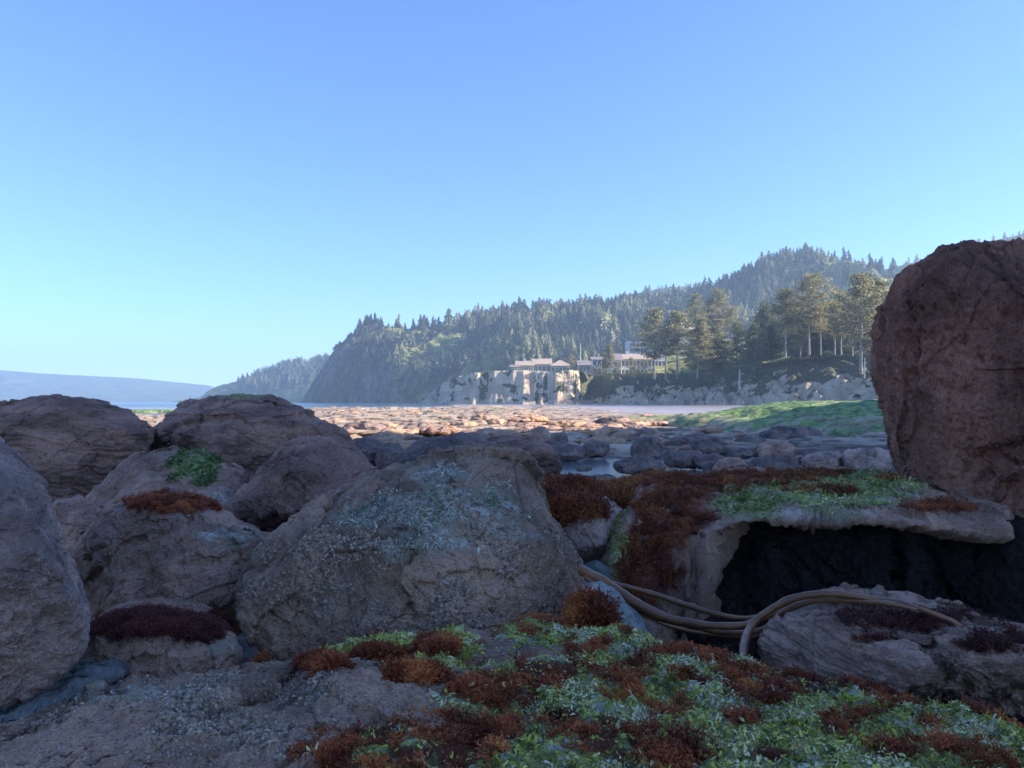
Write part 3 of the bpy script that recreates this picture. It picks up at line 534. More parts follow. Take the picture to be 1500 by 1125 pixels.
def water_mat(name, col, rough, sc_, dist, foam=0):
    g = G(name); h = g.noise(1, 4, .6, g.scl(sc_)); h2 = g.noise(1, 5, .6, g.scl(tuple(x * 4.3 for x in sc_)))
    c = col; ro = rough
    if foam:
        fn = g.noise(1, 5, .65, g.scl((.012, .07, 1)), 1.2); br = g.noise(1, 5, .7, g.scl((.12, .4, 1)))
        sx = g.t.nodes.new('ShaderNodeSeparateXYZ'); g.L(g.pos, sx.inputs[0]); fall = g.ramp(sx.outputs[1], 330, 60)
        f = g.math('MULTIPLY', g.ramp(g.math('ADD', fn, g.math('MULTIPLY', g.math('SUBTRACT', br, .5), .5)), .53, .60), fall)
        c = g.mix(f, col, (.8, .82, .84)); ro = g.math('ADD', g.math('MULTIPLY', f, .6), rough)
    m_ = g.fin(c, ro, g.bump(g.math('ADD', h, g.math('MULTIPLY', h2, .4)), dist, 1.), .5); g.b.inputs['IOR'].default_value = 1.33; return m_
ax_ = np.linspace(-3400, 3400, 60); ay_ = np.concatenate([np.linspace(-780, 400, 20), np.linspace(500, 4300, 30)]); A, B = np.meshgrid(ax_, ay_, indexing='ij'); V = np.column_stack([A.ravel(), B.ravel(), np.full(A.size, -.42)])
Q = grid_quads(60, 50)[:, ::-1]
tag(mesh('sea', V, Q, water_mat('sea_water', (.035, .075, .11), .12, (.25, 1.2, 1), .35, 1)), kind='structure')
V, Q = box(-12, 12, 8.5, 24, -.30, -.055); tag(mesh('tide_channel_water', V[4:], Q[1:2] - 4, water_mat('pool_water', (.16, .15, .15), .12, (2.5, 6, 1), .006), smooth=False), kind='structure')

# ---- sandy bluff round the bay, from its far nose to an unseen near end, added right of the camera to shade the foreground
BL = [(-56,375,0,10),(-50,362,.8,20),(-44,352,5,20),(-36,342,10,14),(-27,335,13.5,14),(-15,330,15.4,13),(0,325,15.8,12),(15,321,15.2,13),(26,320,15.8,13),(32,334,15.5,14),(38,334,15.5,18),(46,320,14.8,26),(58,300,14.2,30),(67,290,13.5,34),
      (72,262,15,34),(76,236,16.8,38),(82,220,17.4,36),(88,208,17,34),(92,198,16.8,34),(96,188,17,30),(92,152,19,18),(80,118,20,16),(64,84,12,14),(52,58,15,12),(49,45,17,12),(48,33,19,12),(48,25,23,12),(48,18,29,9),(48,5,29,9),(48,-6,30,9),(49,-13,29,9),(52,-24,11,12),(60,-60,8,12)]
BL = np.array(BL, float); u = np.concatenate([[0], np.cumsum(np.linalg.norm(np.diff(BL[:, :2], axis=0), axis=1))])
NU = 1100; uu = np.linspace(0, u[-1], NU); bx = np.interp(uu, u, BL[:, 0]); by = np.interp(uu, u, BL[:, 1]); hh_ = np.interp(uu, u, BL[:, 2]); rn = np.interp(uu, u, BL[:, 3])
def smooth1(a, w): k = np.hanning(w); k /= k.sum(); return np.convolve(np.pad(a, w // 2, 'edge'), k, 'valid')[:len(a)]
bx, by, hh_, rn = [smooth1(a, 25) for a in (bx, by, hh_, rn)]
fr_ = sstep(230, 120, by); ix = .12 + .78 * sstep(300, 180, by) + .1 * fr_; iy = 1 - .55 * sstep(300, 180, by) - .35 * fr_; il = np.hypot(ix, iy); ix /= il; iy /= il
so = np.concatenate([np.linspace(-6, 42, 150), 42 * 1.035 ** np.arange(1, 60)])
U, S_ = np.meshgrid(uu, so, indexing='ij'); bX = bx[:, None] + ix[:, None] * S_; bY = by[:, None] + iy[:, None] * S_; H = hh_[:, None]; Rn = rn[:, None]
flat = lambda a: a.ravel()
gul = ridged(np.column_stack([flat(U) / 13, flat(S_) / 90, flat(S_) * 0]), 3, 4).reshape(U.shape); gul2 = fbm(np.column_stack([flat(U) / 3.2, flat(S_) / 14, flat(S_) * 0]), 4, seed=8).reshape(U.shape)
diag = ridged(np.column_stack([flat(U + S_ * 1.0) / 15, flat(S_) / 60, flat(S_) * 0]), 3, 14).reshape(U.shape)
soft = np.clip((Rn - 12) / 14, 0, 1) + 0 * U
se = S_ + (gul - .9) * (1.0 + .07 * Rn) + gul2 * .55 - soft * (diag - .8) * 4; tt = np.clip(se / Rn, 0, 1)
tap = 1 - sstep(0, -1.5, S_) * 0
prof = (1 - soft) * (.38 * sstep(0, .55, tt) + .62 * sstep(.38, .88, tt)) + soft * (tt ** .8)
bZ = H * prof + np.maximum(S_ - Rn, 0) * np.interp(flat(U), u, np.interp(np.arange(len(u)), [0, 9, 11, 15, 19, 28], [.00, .0, .08, .14, .12, .05])).reshape(U.shape) * sstep(0, 30, S_ - Rn) + gul2 * .25 * sstep(0, 2, S_) * (H / 15)
bZ = np.where(S_ < -2, -2.2, bZ - .3); V = np.column_stack([flat(bX), flat(bY), flat(bZ)])
vn = fbm(V / np.array([7, 9, 4.]), 4, seed=40); vn2 = fbm(V / 2.2, 3, seed=41)
top = flat(sstep(.80, .97, tt + gul2 * .03)); px_, py_ = proj(np.where(V[:, 1:2] > 5, V, [[0, 5, 0]]))
dg = flat(sstep(.75, 1.25, diag)); gu = flat(sstep(.95, .55, gul))
veg = np.maximum.reduce([top, sstep(.15, .45, vn + .35 * vn2 - .12) * .8, flat(soft) * sstep(.16, .55, flat(tt) + .45 * vn + .25 * vn2), (1 - flat(soft)) * gu * .7 * sstep(.5, .0, vn2), sstep(1, .6, np.abs(px_ - 872) / 28) * (by.max() > 0) * sstep(.1, .3, flat(tt) + .2 * vn2)])
veg = np.clip(veg * sstep(.06, .16, flat(tt) + .1 * vn2), 0, 1)
g = G('bluff_ground'); e1 = g.noise(.16, 6, .6, g.scl((1, 1, .3))); e2 = g.noise(1.1, 6, .7); lay = g.noise(1, 4, .6, g.scl((.03, .03, .9)))
c = g.mix(g.ramp(e1, .4, .6), (.50, .39, .27), (.70, .57, .40)); c = g.mix(g.ramp(e2, .5, .7, 0, .6), c, (.27, .20, .15)); c = g.mix(g.ramp(lay, .5, .62, 0, .35), c, (.30, .24, .19))
vg = g.mix(g.ramp(e2, .4, .62), (.055, .07, .045), (.17, .17, .095)); gt = g.mix(g.ramp(g.noise(.5, 4), .4, .6), (.22, .24, .07), (.42, .38, .15)); vg = g.mix(g.attr('turf'), vg, gt)
c = g.mix(g.ramp(g.math('ADD', g.attr('veg'), g.math('MULTIPLY', g.math('SUBTRACT', e2, .5), .8)), .38, .58), c, vg)
M_BLUFF = g.fin(c, .95, g.bump(g.math('ADD', e2, g.math('MULTIPLY', g.noise(3, 5, .7), .5)), .7, 1.), .1)
turf = flat(sstep(.93, 1.0, tt)) * sstep(.9, .3, np.abs(vn))
tag(mesh('bluff', V, grid_quads(NU, len(so)), M_BLUFF, attrs={'veg': veg, 'turf': turf}), kind='structure')
BLUFF = (V, grid_quads(NU, len(so)))
def ztop(x, y):
    i = np.argmin((BLUFF[0][:, 0] - x) ** 2 + (BLUFF[0][:, 1] - y) ** 2); return BLUFF[0][i, 2]

# ---- hills
def hill(name, px0, px1, npx, Dn, Dr, sil, depth, mat, seed, rough=1., nrow=170, expo=1.3, tree=0, attrs=True):
    pxs = np.linspace(px0, px1, npx); s = np.array(sil, float); ys = np.interp(pxs, s[:, 0], s[:, 1]); ys = smooth1(ys, 9)
    D0 = np.interp(pxs, *np.array(Dn, float).T); D1 = np.interp(pxs, *np.array(Dr, float).T); v = np.concatenate([np.linspace(0, 1, nrow), 1 + np.linspace(0, depth, 25)[1:]])
    Hh = CAMZ + (HY - ys) / F * D1 - tree; D = D0[:, None] + (D1 - D0)[:, None] * v[None]; x = (pxs[:, None] - CX) / F * D
    p = np.column_stack([x.ravel(), D.ravel(), 0 * x.ravel()]); rd = ridged(p / 170, 4, seed).reshape(D.shape) - .9; fn = fbm(p / 45, 4, seed=seed + 1).reshape(D.shape); fn2 = fbm(p / 9, 3, seed=seed + 2).reshape(D.shape)
    ve = np.interp(pxs, *np.array(expo, float).T)[:, None] if isinstance(expo, (list, tuple)) else expo
    k = np.clip(v[None], 0, 1) ** ve; fall = np.clip(1 - (v[None] - 1) * 1.2, -.2, 1); z = Hh[:, None] * np.where(v[None] <= 1, k, fall)
    w = np.sin(np.clip(v, 0, 1) * math.pi)[None]; z = z + rough * (w * (rd * Hh[:, None] * .30 + fn * Hh[:, None] * .13) + fn2 * 1.2 * sstep(0, .1, v)[None])
    # keep everything under the sight line of the ridge
    lim = CAMZ + (HY - ys)[:, None] / F * D - tree * D / D1[:, None] * .98; z = np.where(v[None] < 1, np.minimum(z, lim), z); z = np.where(v[None] <= 0, -3, z)
    V = np.column_stack([x.ravel(), D.ravel(), z.ravel()]); return pxs, v, V
g = G('hill_scrub'); h1 = g.noise(.012, 6, .6); h2 = g.noise(.09, 6, .7); h3 = g.noise(.6, 5, .7)
c = g.mix(g.ramp(h2, .4, .62), (0.045, 0.072, 0.035), (0.112, 0.152, 0.056)); c = g.mix(g.ramp(h3, .5, .7, 0, .6), c, (.10, .13, .05))
c = g.mix(g.math('MULTIPLY', g.attr('meadow'), g.ramp(h2, .3, .6)), c, g.mix(g.ramp(h3, .4, .6), (.24, .28, .07), (.48, .44, .16)))
c = g.mix(g.attr('crag'), c, g.mix(g.ramp(g.noise(.1, 6, .75, g.scl((1, 1, .35))), .4, .6), (0.072, 0.064, 0.064), (0.240, 0.192, 0.160)))
M_HILL = g.fin(c, .95, g.bump(g.math('ADD', h2, g.math('MULTIPLY', h3, .4)), 9, 1.), .05)
HX = [(440,592),(455,565),(475,535),(490,512),(508,495),(525,482),(545,475),(575,480),(600,482),(640,482),(680,476),(730,466),(780,458),(830,458),(880,452),(920,448),(1000,442),(1040,428),(1070,418),(1110,398),(1140,384),(1165,378),(1200,380),(1240,382),(1270,388),(1300,400),(1330,418),(1420,450),(1560,470),(1750,500)]
pxs, v, V = hill('forested_hill', 440, 1750, 760, [(440,900),(560,820),(640,700),(760,560),(900,560),(1100,560),(1500,500)], [(440,950),(560,930),(700,930),(900,930),(1165,900),(1400,850),(1750,800)], HX, .35, M_HILL, 50, expo=[(440,.35),(560,.5),(640,.9),(760,1.25),(1100,1.25),(1500,1.2)])
pxx = np.repeat(pxs, len(v)); vv = np.tile(v, len(pxs)); hn = fbm(V / 60, 3, seed=77)
crag = np.clip(sstep(640, 560, pxx) * sstep(.15, .4, .5 + .8 * hn) * sstep(.97, .88, vv), 0, 1) * (1 - sstep(560, 600, pxx) * .6)
mead = np.maximum(sstep(535, 565, pxx) * sstep(640, 560, pxx) * sstep(.62, .85, vv), sstep(1140, 1200, pxx + 60 * hn) * sstep(.35, .7, vv + .15 * hn)); mead = np.maximum(mead, .95 * sstep(540, 600, pxx) * sstep(820, 680, pxx + 60 * hn) * sstep(-.1, .25, hn + .2) * sstep(.98, .9, vv)); crag *= 1 - sstep(.4, .7, mead)
tag(mesh('forested_hill', V, grid_quads(len(pxs), len(v)), M_HILL, attrs={'crag': crag, 'meadow': mead}), kind='structure'); HILL = (V, grid_quads(len(pxs), len(v)), {'m': mead, 'c': crag, 'v': vv, 'px': pxx})
pxs, v, V = hill('inland_hill', 820, 1130, 160, [(820,1000),(1130,1000)], [(820,1400),(1130,1400)], [(820,470),(860,452),(900,439),(950,425),(985,420),(1010,420),(1050,428),(1090,440),(1130,460)], .3, M_HILL, 61)
tag(mesh('inland_hill', V, grid_quads(len(pxs), len(v)), M_HILL, attrs={'meadow': .6 + 0 * V[:, 0]}), kind='structure'); HILL2 = (V, grid_quads(len(pxs), len(v)), {})
pxs, v, V = hill('far_ridge', 1230, 1900, 200, [(1230,900),(1900,800)], [(1230,1250),(1900,1050)], [(1230,420),(1290,396),(1340,384),(1400,370),(1450,354),(1500,342),(1600,335),(1900,340)], .3, M_HILL, 62)
tag(mesh('far_ridge', V, grid_quads(len(pxs), len(v)), M_HILL), kind='structure'); HILL3 = (V, grid_quads(len(pxs), len(v)), {})
pxs, v, V = hill('headland', 245, 560, 220, [(245,1500),(400,1380),(560,1300)], [(245,1560),(400,1600),(560,1600)], [(245,591),(262,587),(295,582),(305,572),(320,565),(350,558),(380,552),(410,540),(440,532),(470,530),(500,530),(560,540)], .4, M_HILL, 63, expo=[(245,.5),(400,.6),(560,.7)])
tag(mesh('headland', V, grid_quads(len(pxs), len(v)), M_HILL, attrs={'meadow': .5 * sstep(.2, .6, fbm(V / 80, 2, seed=3))}), kind='structure'); HILL4 = (V, grid_quads(len(pxs), len(v)), {})
pxs, v, V = hill('distant_mountains', -500, 330, 160, [(-500,2900),(330,2900)], [(-500,3700),(330,3700)], [(-500,520),(-200,532),(0,542),(60,547),(140,551),(200,554),(260,560),(320,566),(330,590)], .1, M_HILL, 64, rough=.5)
tag(mesh('distant_mountains', V, grid_quads(len(pxs), len(v)), M_HILL), kind='structure')

# ---- mid-ground boulders on the shore platform
MB = [(790,652,34,26,'round dark boulder, left of a twin on the shore edge'),(819,655,28,22,'round dark boulder, right of its twin on the shore edge'),(833,672,48,20,'low dark rock just right of the blunt brown boulder'),(872,668,44,22,'dark hump at the left of the tide channel rocks'),
      (906,650,30,16,'small tan rock catching sunlight among dark ones'),(908,642,22,8,None),(948,672,50,32,'peaked dark rock standing behind the long flat one'),(938,692,76,20,'long flat dark rock lying in the tide channel'),(1000,660,46,20,None),(1002,684,58,22,None),(960,658,40,18,None),
      (1040,686,50,20,None),(1040,664,60,22,None),(1018,650,50,14,None),(1039,693,20,17,'small upright stone at the channel end'),(1070,694,48,22,None),(1088,702,60,18,None),(1085,672,36,16,None),(1112,668,30,14,None),(1132,690,60,20,None),(1136,668,60,20,None),(1160,648,90,22,'broad dark rock outcrop at the foot of the green mound'),
      (1152,690,38,24,None),(1172,700,40,12,None),(1210,688,70,24,'smooth grey boulder below the green mound'),(1270,690,76,34,'pale grey boulder half hidden by the huge right one'),(1100,652,50,12,None),(880,640,40,10,None),(940,640,44,10,None),(985,636,50,9,None),(1030,634,60,9,None),(900,622,60,10,None),
      (1215,662,50,16,None),(855,690,24,7,None),(850,712,40,12,None),(905,715,50,12,'flat dark rock in front of the tide channel'),(880,704,40,8,None),(950,706,50,12,None),(1000,704,44,9,None),(870,640,30,8,None),(930,625,40,8,None),(1190,672,40,14,None),(1060,650,30,10,None),(1240,704,50,14,None)]
for i, (px, py, w_, h_, l) in enumerate(MB):
    D = CAMZ * F / (py - HY); r_ = np.random.default_rng(300 + i); a = np.linspace(0, 2 * math.pi, 12)[:-1]
    pts = []
    for t_ in a:
        kx = w_ / 2 * (1 + r_.uniform(-.10, .10)); ky = h_ * (.62 if math.sin(t_) > 0 else .55) * (1 + r_.uniform(-.10, .10)); pts.append((px + kx * np.sign(math.cos(t_)) * abs(math.cos(t_)) ** .8, py - h_ * .42 - ky * np.sign(math.sin(t_)) * abs(math.sin(t_)) ** .9))
    mt = M_TAN if i in (4,) else (M_DRK if i % 5 else M_GRY)
    o = boulder('shore_rock', pts, D, w_ / F * D * r_.uniform(.3, .45), M_LAV if 'grey boulder' in (l or '') else mt, 300 + i, l or 'dark wave worn rock in the middle distance field by the tide channel', lean=.4, low=.14, mid=.6, fine=2, pits=0, ncut=4,
                group=None if l else 'wave worn rocks in the middle distance', cat='rock', res=int(np.clip(w_ * .6, 14, 44)))

_rs = np.random.default_rng(909); POOL = [(1.7, 14.4, 2.0, 3.1), (.95, 10.6, .8, .9), (3.8, 13.8, 1.8, .8)]
for i in range(150):
    if i < 105: py = 588 + 1408 / _rs.uniform(11, 27); px = _rs.uniform(830, 1290)
    else: py = 588 + 1408 / _rs.uniform(7, 22); px = _rs.uniform(470, 840)
    D = CAMZ * F / (py - HY); xx = (px - CX) / F * D
    if any(((xx - a_) / c_) ** 2 + ((D - b_) / d_) ** 2 < 1.3 for a_, b_, c_, d_ in POOL): continue
    w_ = _rs.uniform(.16, .6) * F / D; h_ = w_ * _rs.uniform(.3, .6); a = np.linspace(0, 2 * math.pi, 9)[:-1] + _rs.uniform(0, 1)
    pts = [(px + w_ / 2 * _rs.uniform(.8, 1.1) * math.cos(t_), py - h_ * .3 - h_ * .6 * _rs.uniform(.8, 1.1) * math.sin(t_)) for t_ in a]
    boulder('shore_rock', pts, D, w_ / F * D * _rs.uniform(.3, .5), [M_DRK, M_DRK, M_GRY, M_BRN, M_TAN][_rs.integers(0, 5)], 1000 + i, 'dark wave worn rock in the middle distance field by the tide channel', lean=.3, low=.25, mid=.7, pits=0, ncut=3, group='wave worn rocks in the middle distance', cat='rock', res=int(np.clip(w_ * .45, 8, 26)))

for i in range(110):
    D = 19 * (95 / 19) ** _rs.random(); px = _rs.uniform(420, 960); w_ = _rs.uniform(.5, 2.6) * F / D; py = HY + CAMZ * F / D - .12 * F / D; h_ = _rs.uniform(.06, .18) * F / D; a = np.linspace(0, 2 * math.pi, 10)[:-1] + _rs.uniform(0, 1)
    if px > 800 and D > 60: continue
    pts = [(px + w_ / 2 * _rs.uniform(.75, 1.15) * math.cos(t_), py - h_ * _rs.uniform(.7, 1.1) * math.sin(t_)) for t_ in a]
    boulder('reef_ledge', pts, D, w_ / F * D * _rs.uniform(.25, .5), [M_TAN, M_TAN, M_DRK, M_GRY][_rs.integers(0, 4)], 2000 + i, 'flat broken ledge lying on the sunlit reef flat', lean=.5, low=.25, mid=.8, pits=0, ncut=3, q=4, group='broken ledges on the sunlit reef', cat='rock', res=int(np.clip(w_ * .4, 10, 26)))
# ================================================================== TREES AND BUILDINGS
def fir_mesh(seed, tiers=8, k=13):
    r = np.random.default_rng(seed); V = []; T = []; cl = []
    for i in range(tiers):
        f = i / tiers; z0 = .10 + .88 * f; rad = (.30 * (1 - f) ** .85 + .035) * r.uniform(.8, 1.2); b = len(V)
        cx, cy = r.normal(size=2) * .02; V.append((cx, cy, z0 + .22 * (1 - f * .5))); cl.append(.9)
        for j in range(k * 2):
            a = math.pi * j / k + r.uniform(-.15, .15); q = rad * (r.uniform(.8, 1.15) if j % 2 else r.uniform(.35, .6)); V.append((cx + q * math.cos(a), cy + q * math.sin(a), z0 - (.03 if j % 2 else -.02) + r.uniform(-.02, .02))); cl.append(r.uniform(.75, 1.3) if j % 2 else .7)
        for j in range(k * 2): T.append((b, b + 1 + j, b + 1 + (j + 1) % (k * 2)))
    return np.array(V), np.array(T), np.array(cl)
FIRS = [fir_mesh(500 + i, 7 + i % 3, 7) for i in range(6)]
FPAL = np.array([(.036, .056, .030), (.15, .17, .075), (.50, .46, .23)])
def forest(name, src, n, h0, h1, seed, dens, label, wide=1.):
    r = np.random.default_rng(seed); V, Q = src[:2]; N, area = vnormals(V, Q); ctr = V[Q].mean(1); w = area * dens(ctr, Q); i = r.choice(len(Q), n, p=w / w.sum()); P = V[Q[i, 0]] + (V[Q[i, 2]] - V[Q[i, 0]]) * r.random((n, 1))
    Vs = []; Ts = []; C = []; off = 0; tone = np.clip(fbm(P / 40, 2, seed=seed) + .7 + r.normal(size=n) * .6, 0, 1.99)
    for k in range(6):
        ix = np.arange(k, n, 6); v, t, cl = FIRS[k]; h = r.uniform(h0, h1, len(ix)) * np.where(r.random(len(ix)) < .12, 1.3, 1); w_ = h * r.uniform(.75, 1.15, len(ix)) * wide; a = r.uniform(0, 6.3, len(ix)); ca, sa = np.cos(a), np.sin(a)
        x = (v[None, :, 0] * ca[:, None] - v[None, :, 1] * sa[:, None]) * w_[:, None]; y = (v[None, :, 0] * sa[:, None] + v[None, :, 1] * ca[:, None]) * w_[:, None]; z = v[None, :, 2] * h[:, None] - 1
        Vs.append((np.stack([x, y, z], -1) + P[ix][:, None]).reshape(-1, 3)); Ts.append((t[None] + (np.arange(len(ix)) * len(v))[:, None, None]).reshape(-1, 3) + off); off += len(ix) * len(v)
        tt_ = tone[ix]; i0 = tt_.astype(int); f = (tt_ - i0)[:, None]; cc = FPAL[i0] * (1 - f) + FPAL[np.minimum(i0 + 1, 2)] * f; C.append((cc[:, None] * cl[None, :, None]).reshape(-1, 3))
    o = mesh(name, np.concatenate(Vs), np.concatenate(Ts), M_LEAF, smooth=False, cols=np.concatenate(C)); tag(o, label, 'forest', kind='stuff')
hd = HILL[2]
def dens_h(c, Q):
    px, py = proj(c); m = hd['m'][Q[:, 0]]; cr = hd['c'][Q[:, 0]]; v = hd['v'][Q[:, 0]]; n = fbm(c / 70, 3, seed=5)
    base = sstep(660, 740, px + (v - .8) * 260) * sstep(-.5, -.1, n) + .12 * (px > 520) + .5 * sstep(520, 545, px) * sstep(.93, .99, v)
    return base * (1 - .9 * np.clip(m, 0, 1) * (px < 1100) - .93 * np.clip(m, 0, 1) * (px >= 1100)) * (1 - .8 * cr) * (v < 1.05) * (px < 1420) * (v > .12)
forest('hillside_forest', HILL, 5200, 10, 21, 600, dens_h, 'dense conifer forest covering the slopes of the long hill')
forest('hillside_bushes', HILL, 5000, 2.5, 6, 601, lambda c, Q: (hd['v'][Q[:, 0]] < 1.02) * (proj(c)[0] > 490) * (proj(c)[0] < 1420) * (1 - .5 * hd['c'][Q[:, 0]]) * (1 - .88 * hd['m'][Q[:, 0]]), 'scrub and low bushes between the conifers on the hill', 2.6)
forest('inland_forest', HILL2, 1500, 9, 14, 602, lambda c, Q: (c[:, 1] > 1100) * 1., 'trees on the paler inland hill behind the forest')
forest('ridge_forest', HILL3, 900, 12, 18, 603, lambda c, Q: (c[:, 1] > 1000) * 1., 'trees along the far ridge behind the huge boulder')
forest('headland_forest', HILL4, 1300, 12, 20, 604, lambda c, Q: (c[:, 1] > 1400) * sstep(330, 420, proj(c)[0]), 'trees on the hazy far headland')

def fan(nm_, src): pass
# individual conifers along the skyline of the hill
M_BARK = simple('bark', (.16, .13, .11), .9, .4, 4)
def fir_thing(seed):
    v, t, cl = fir_mesh(seed, 10, 9); v = v * np.array([13, 13, 14.]); t_ = empty('conifer', (0, 0, 0)); tag(t_, 'dark conifer standing along the skyline of the long hill', 'tree', 'conifers along the hill skyline')
    cc = np.array([.036, .058, .028]) * cl[:, None] * np.random.default_rng(seed).uniform(.8, 1.3); mesh('crown', v, t, M_LEAF, t_, False, cols=cc)
    a = np.arange(7) * 2 * math.pi / 7; V = np.array([(r_ * math.cos(x), r_ * math.sin(x), z) for r_, z in ((.32, -1.5), (.22, 5), (.04, 12.5)) for x in a]); mesh('trunk', V, grid_quads(3, 7, 0, True), M_BARK, t_); return t_
def copy_thing(t, loc, rz, s):
    c = t.copy(); COL.objects.link(c); c.location = loc; c.rotation_euler = (0, 0, rz); c.scale = s
    for ch in t.children: d = ch.copy(); COL.objects.link(d); d.parent = c
    return c
protos = [fir_thing(700 + i) for i in range(4)]; HV = HILL[0]; hpx, hpy = proj(HV); ridge = HILL[2]['v']
cand = np.where((np.abs(ridge - .985) < .02))[0]; r = np.random.default_rng(71); used = set()
for i in range(150):
    px = r.choice([r.uniform(530, 600), r.uniform(600, 700), r.uniform(700, 900), r.uniform(900, 1300)], p=[.1, .17, .4, .33])
    j = cand[np.argmin(np.abs(hpx[cand] - px) + r.uniform(0, 3, len(cand)))]; s = r.uniform(.6, 1.15) * (.65 if 560 < px < 660 else 1) * (.85 if px > 900 else 1.)
    p = HV[j] + np.array([r.uniform(-2, 2), r.uniform(-6, 2), -.5])
    if i < 4: t_ = protos[i]; t_.location = p; t_.rotation_euler.z = r.uniform(0, 6); t_.scale = (s * r.uniform(.8, 1.1), s, s)
    else: copy_thing(protos[i % 4], p, r.uniform(0, 6), (s * r.uniform(.8, 1.1), s * .95, s))

# shore pines: trunk, limbs, layered needle pads
def pine_parts(seed, H=20, crown0=.32, spread=.26, dens=1., flat_=1., col=((.11, .12, .06), (.31, .285, .14), (.54, .46, .24))):
    r = np.random.default_rng(seed); V = []; Q = []; LV = []; LC = []; 
    def limb(p0, p1, r0, r1, k=6):
        nonlocal V, Q
        d = p1 - p0; d = d / np.linalg.norm(d); s = np.cross(d, [.3, .2, .9]); s /= np.linalg.norm(s); u2 = np.cross(s, d); b = sum(len(v) for v in V)
        a = np.arange(k) * 2 * math.pi / k; V.append(np.array([p + rr * (math.cos(x) * s + math.sin(x) * u2) for p, rr in ((p0, r0), (p1, r1)) for x in a])); Q.append(grid_quads(2, k, b, True))
    lean = r.normal(size=2) * H * .025; n = 9; tp = [np.array([lean[0] * f + math.sin(f * 5 + seed) * H * .008, lean[1] * f, H * f]) for f in np.linspace(0, 1, n)]; R0 = H * .017
    for i in range(n - 1): limb(tp[i], tp[i + 1], R0 * (1 - .88 * i / (n - 1)), R0 * (1 - .88 * (i + 1) / (n - 1)), 8)
    nb = int(46 * dens)
    for i in range(nb):
        f = crown0 + (1 - crown0) * (i + r.uniform(0, .8)) / nb; j = min(int(f * (n - 1)), n - 2); p0 = tp[j] + (tp[j + 1] - tp[j]) * (f * (n - 1) - j)
        g_ = (f - crown0) / (1 - crown0); Lb = H * spread * (math.sin(math.pi * min(1, (.22 + .78 * g_)) ** 1.1) ** .7 + .12) * r.uniform(.45, 1.2) * (1.15 - .75 * g_); a = r.uniform(0, 2 * math.pi)
        up = r.uniform(-.10, .35) + .5 * g_; p1 = p0 + np.array([math.cos(a) * Lb, math.sin(a) * Lb, Lb * up]); limb(p0, p1, R0 * .35 * (1 - g_ * .6), R0 * .08, 4)
        for c_ in range(int(4 + 5 * Lb / (H * spread))):
            q = r.uniform(.3, 1.05); pc = p0 + (p1 - p0) * q + r.normal(size=3) * np.array([.035, .035, .012]) * H; m_ = int(20 * dens); sz = H * .028 * r.uniform(.8, 1.6)
            o_ = r.normal(size=(m_, 3)) * np.array([1, 1, .38 * flat_]) * sz; d = r.normal(size=(m_, 3)); d[:, 2] *= .5; d /= np.linalg.norm(d, axis=1)[:, None]; e = np.cross(d, r.normal(size=(m_, 3))); e /= np.linalg.norm(e, axis=1)[:, None]
            l_ = H * .017 * r.uniform(.6, 1.5, (m_, 1)); w_ = l_ * .42; c0 = pc + o_; LV.append(np.stack([c0 - e * w_, c0 + d * l_, c0 + e * w_, c0 - d * l_ * .4], 1))
            t_ = np.clip(r.uniform(.1, 1.6) + r.normal(size=m_) * .25, 0, 1.99); P_ = np.array(col); i0 = t_.astype(int); ff = (t_ - i0)[:, None]; LC.append(P_[i0] * (1 - ff) + P_[np.minimum(i0 + 1, 2)] * ff)
    LV = np.concatenate(LV); LC = np.repeat(np.concatenate(LC), 4, 0)
    return np.concatenate(V), np.concatenate(Q), LV.reshape(-1, 3), np.arange(len(LV) * 4).reshape(-1, 4), LC
_cache = {}
M_PBARK = simple('pale_bark', (.27, .24, .21), .9, .35, 3)
def pine(variant, px, pyb, pyt, D, label, group=None, cat='tree', name='pine_tree', zoff=0):
    x, y, _ = W(px, pyb, D); z = CAMZ + (HY - pyb) / F * D; H = (pyb - pyt) / F * D
    if variant not in _cache:
        kw = VAR[variant]; tv, tq, lv, lq, lc = pine_parts(**kw); t = empty(name, (0, 0, 0)); mesh('crown', lv, lq, M_LEAF, t, False, cols=lc); mesh('trunk', tv, tq, M_PBARK, t); _cache[variant] = (t, kw.get('H', 20)); c = t
    else: c = copy_thing(_cache[variant][0], (0, 0, 0), 0, (1, 1, 1)); c.name = name
    s = H / _cache[variant][1]; c.location = (x, y, z + zoff); c.rotation_euler.z = random.uniform(0, 6.28); c.scale = (s, s, s); tag(c, label, cat)
    if 'group' in c: del c['group']
    if group: c['group'] = group
    return c
DK = ((.06, .08, .045), (.16, .175, .085), (.30, .29, .13)); LT = ((.15, .15, .07), (.36, .32, .15), (.58, .48, .24))
VAR = {'A': dict(seed=1, crown0=.38, spread=.24), 'B': dict(seed=2, crown0=.28, spread=.30), 'C': dict(seed=3, crown0=.15, spread=.28, dens=1.2), 'D': dict(seed=4, crown0=.06, spread=.26, dens=1.3, col=DK), 'E': dict(seed=5, crown0=.05, spread=.22, dens=1.3, col=DK, flat_=1.5),
       'S': dict(seed=6, H=8, crown0=.02, spread=.5, dens=1., flat_=1.6, col=LT), 'T': dict(seed=7, crown0=.45, spread=.30, dens=.8, col=LT), 'X': dict(seed=8, H=5, crown0=.0, spread=.6, dens=1., flat_=2.0, col=DK)}
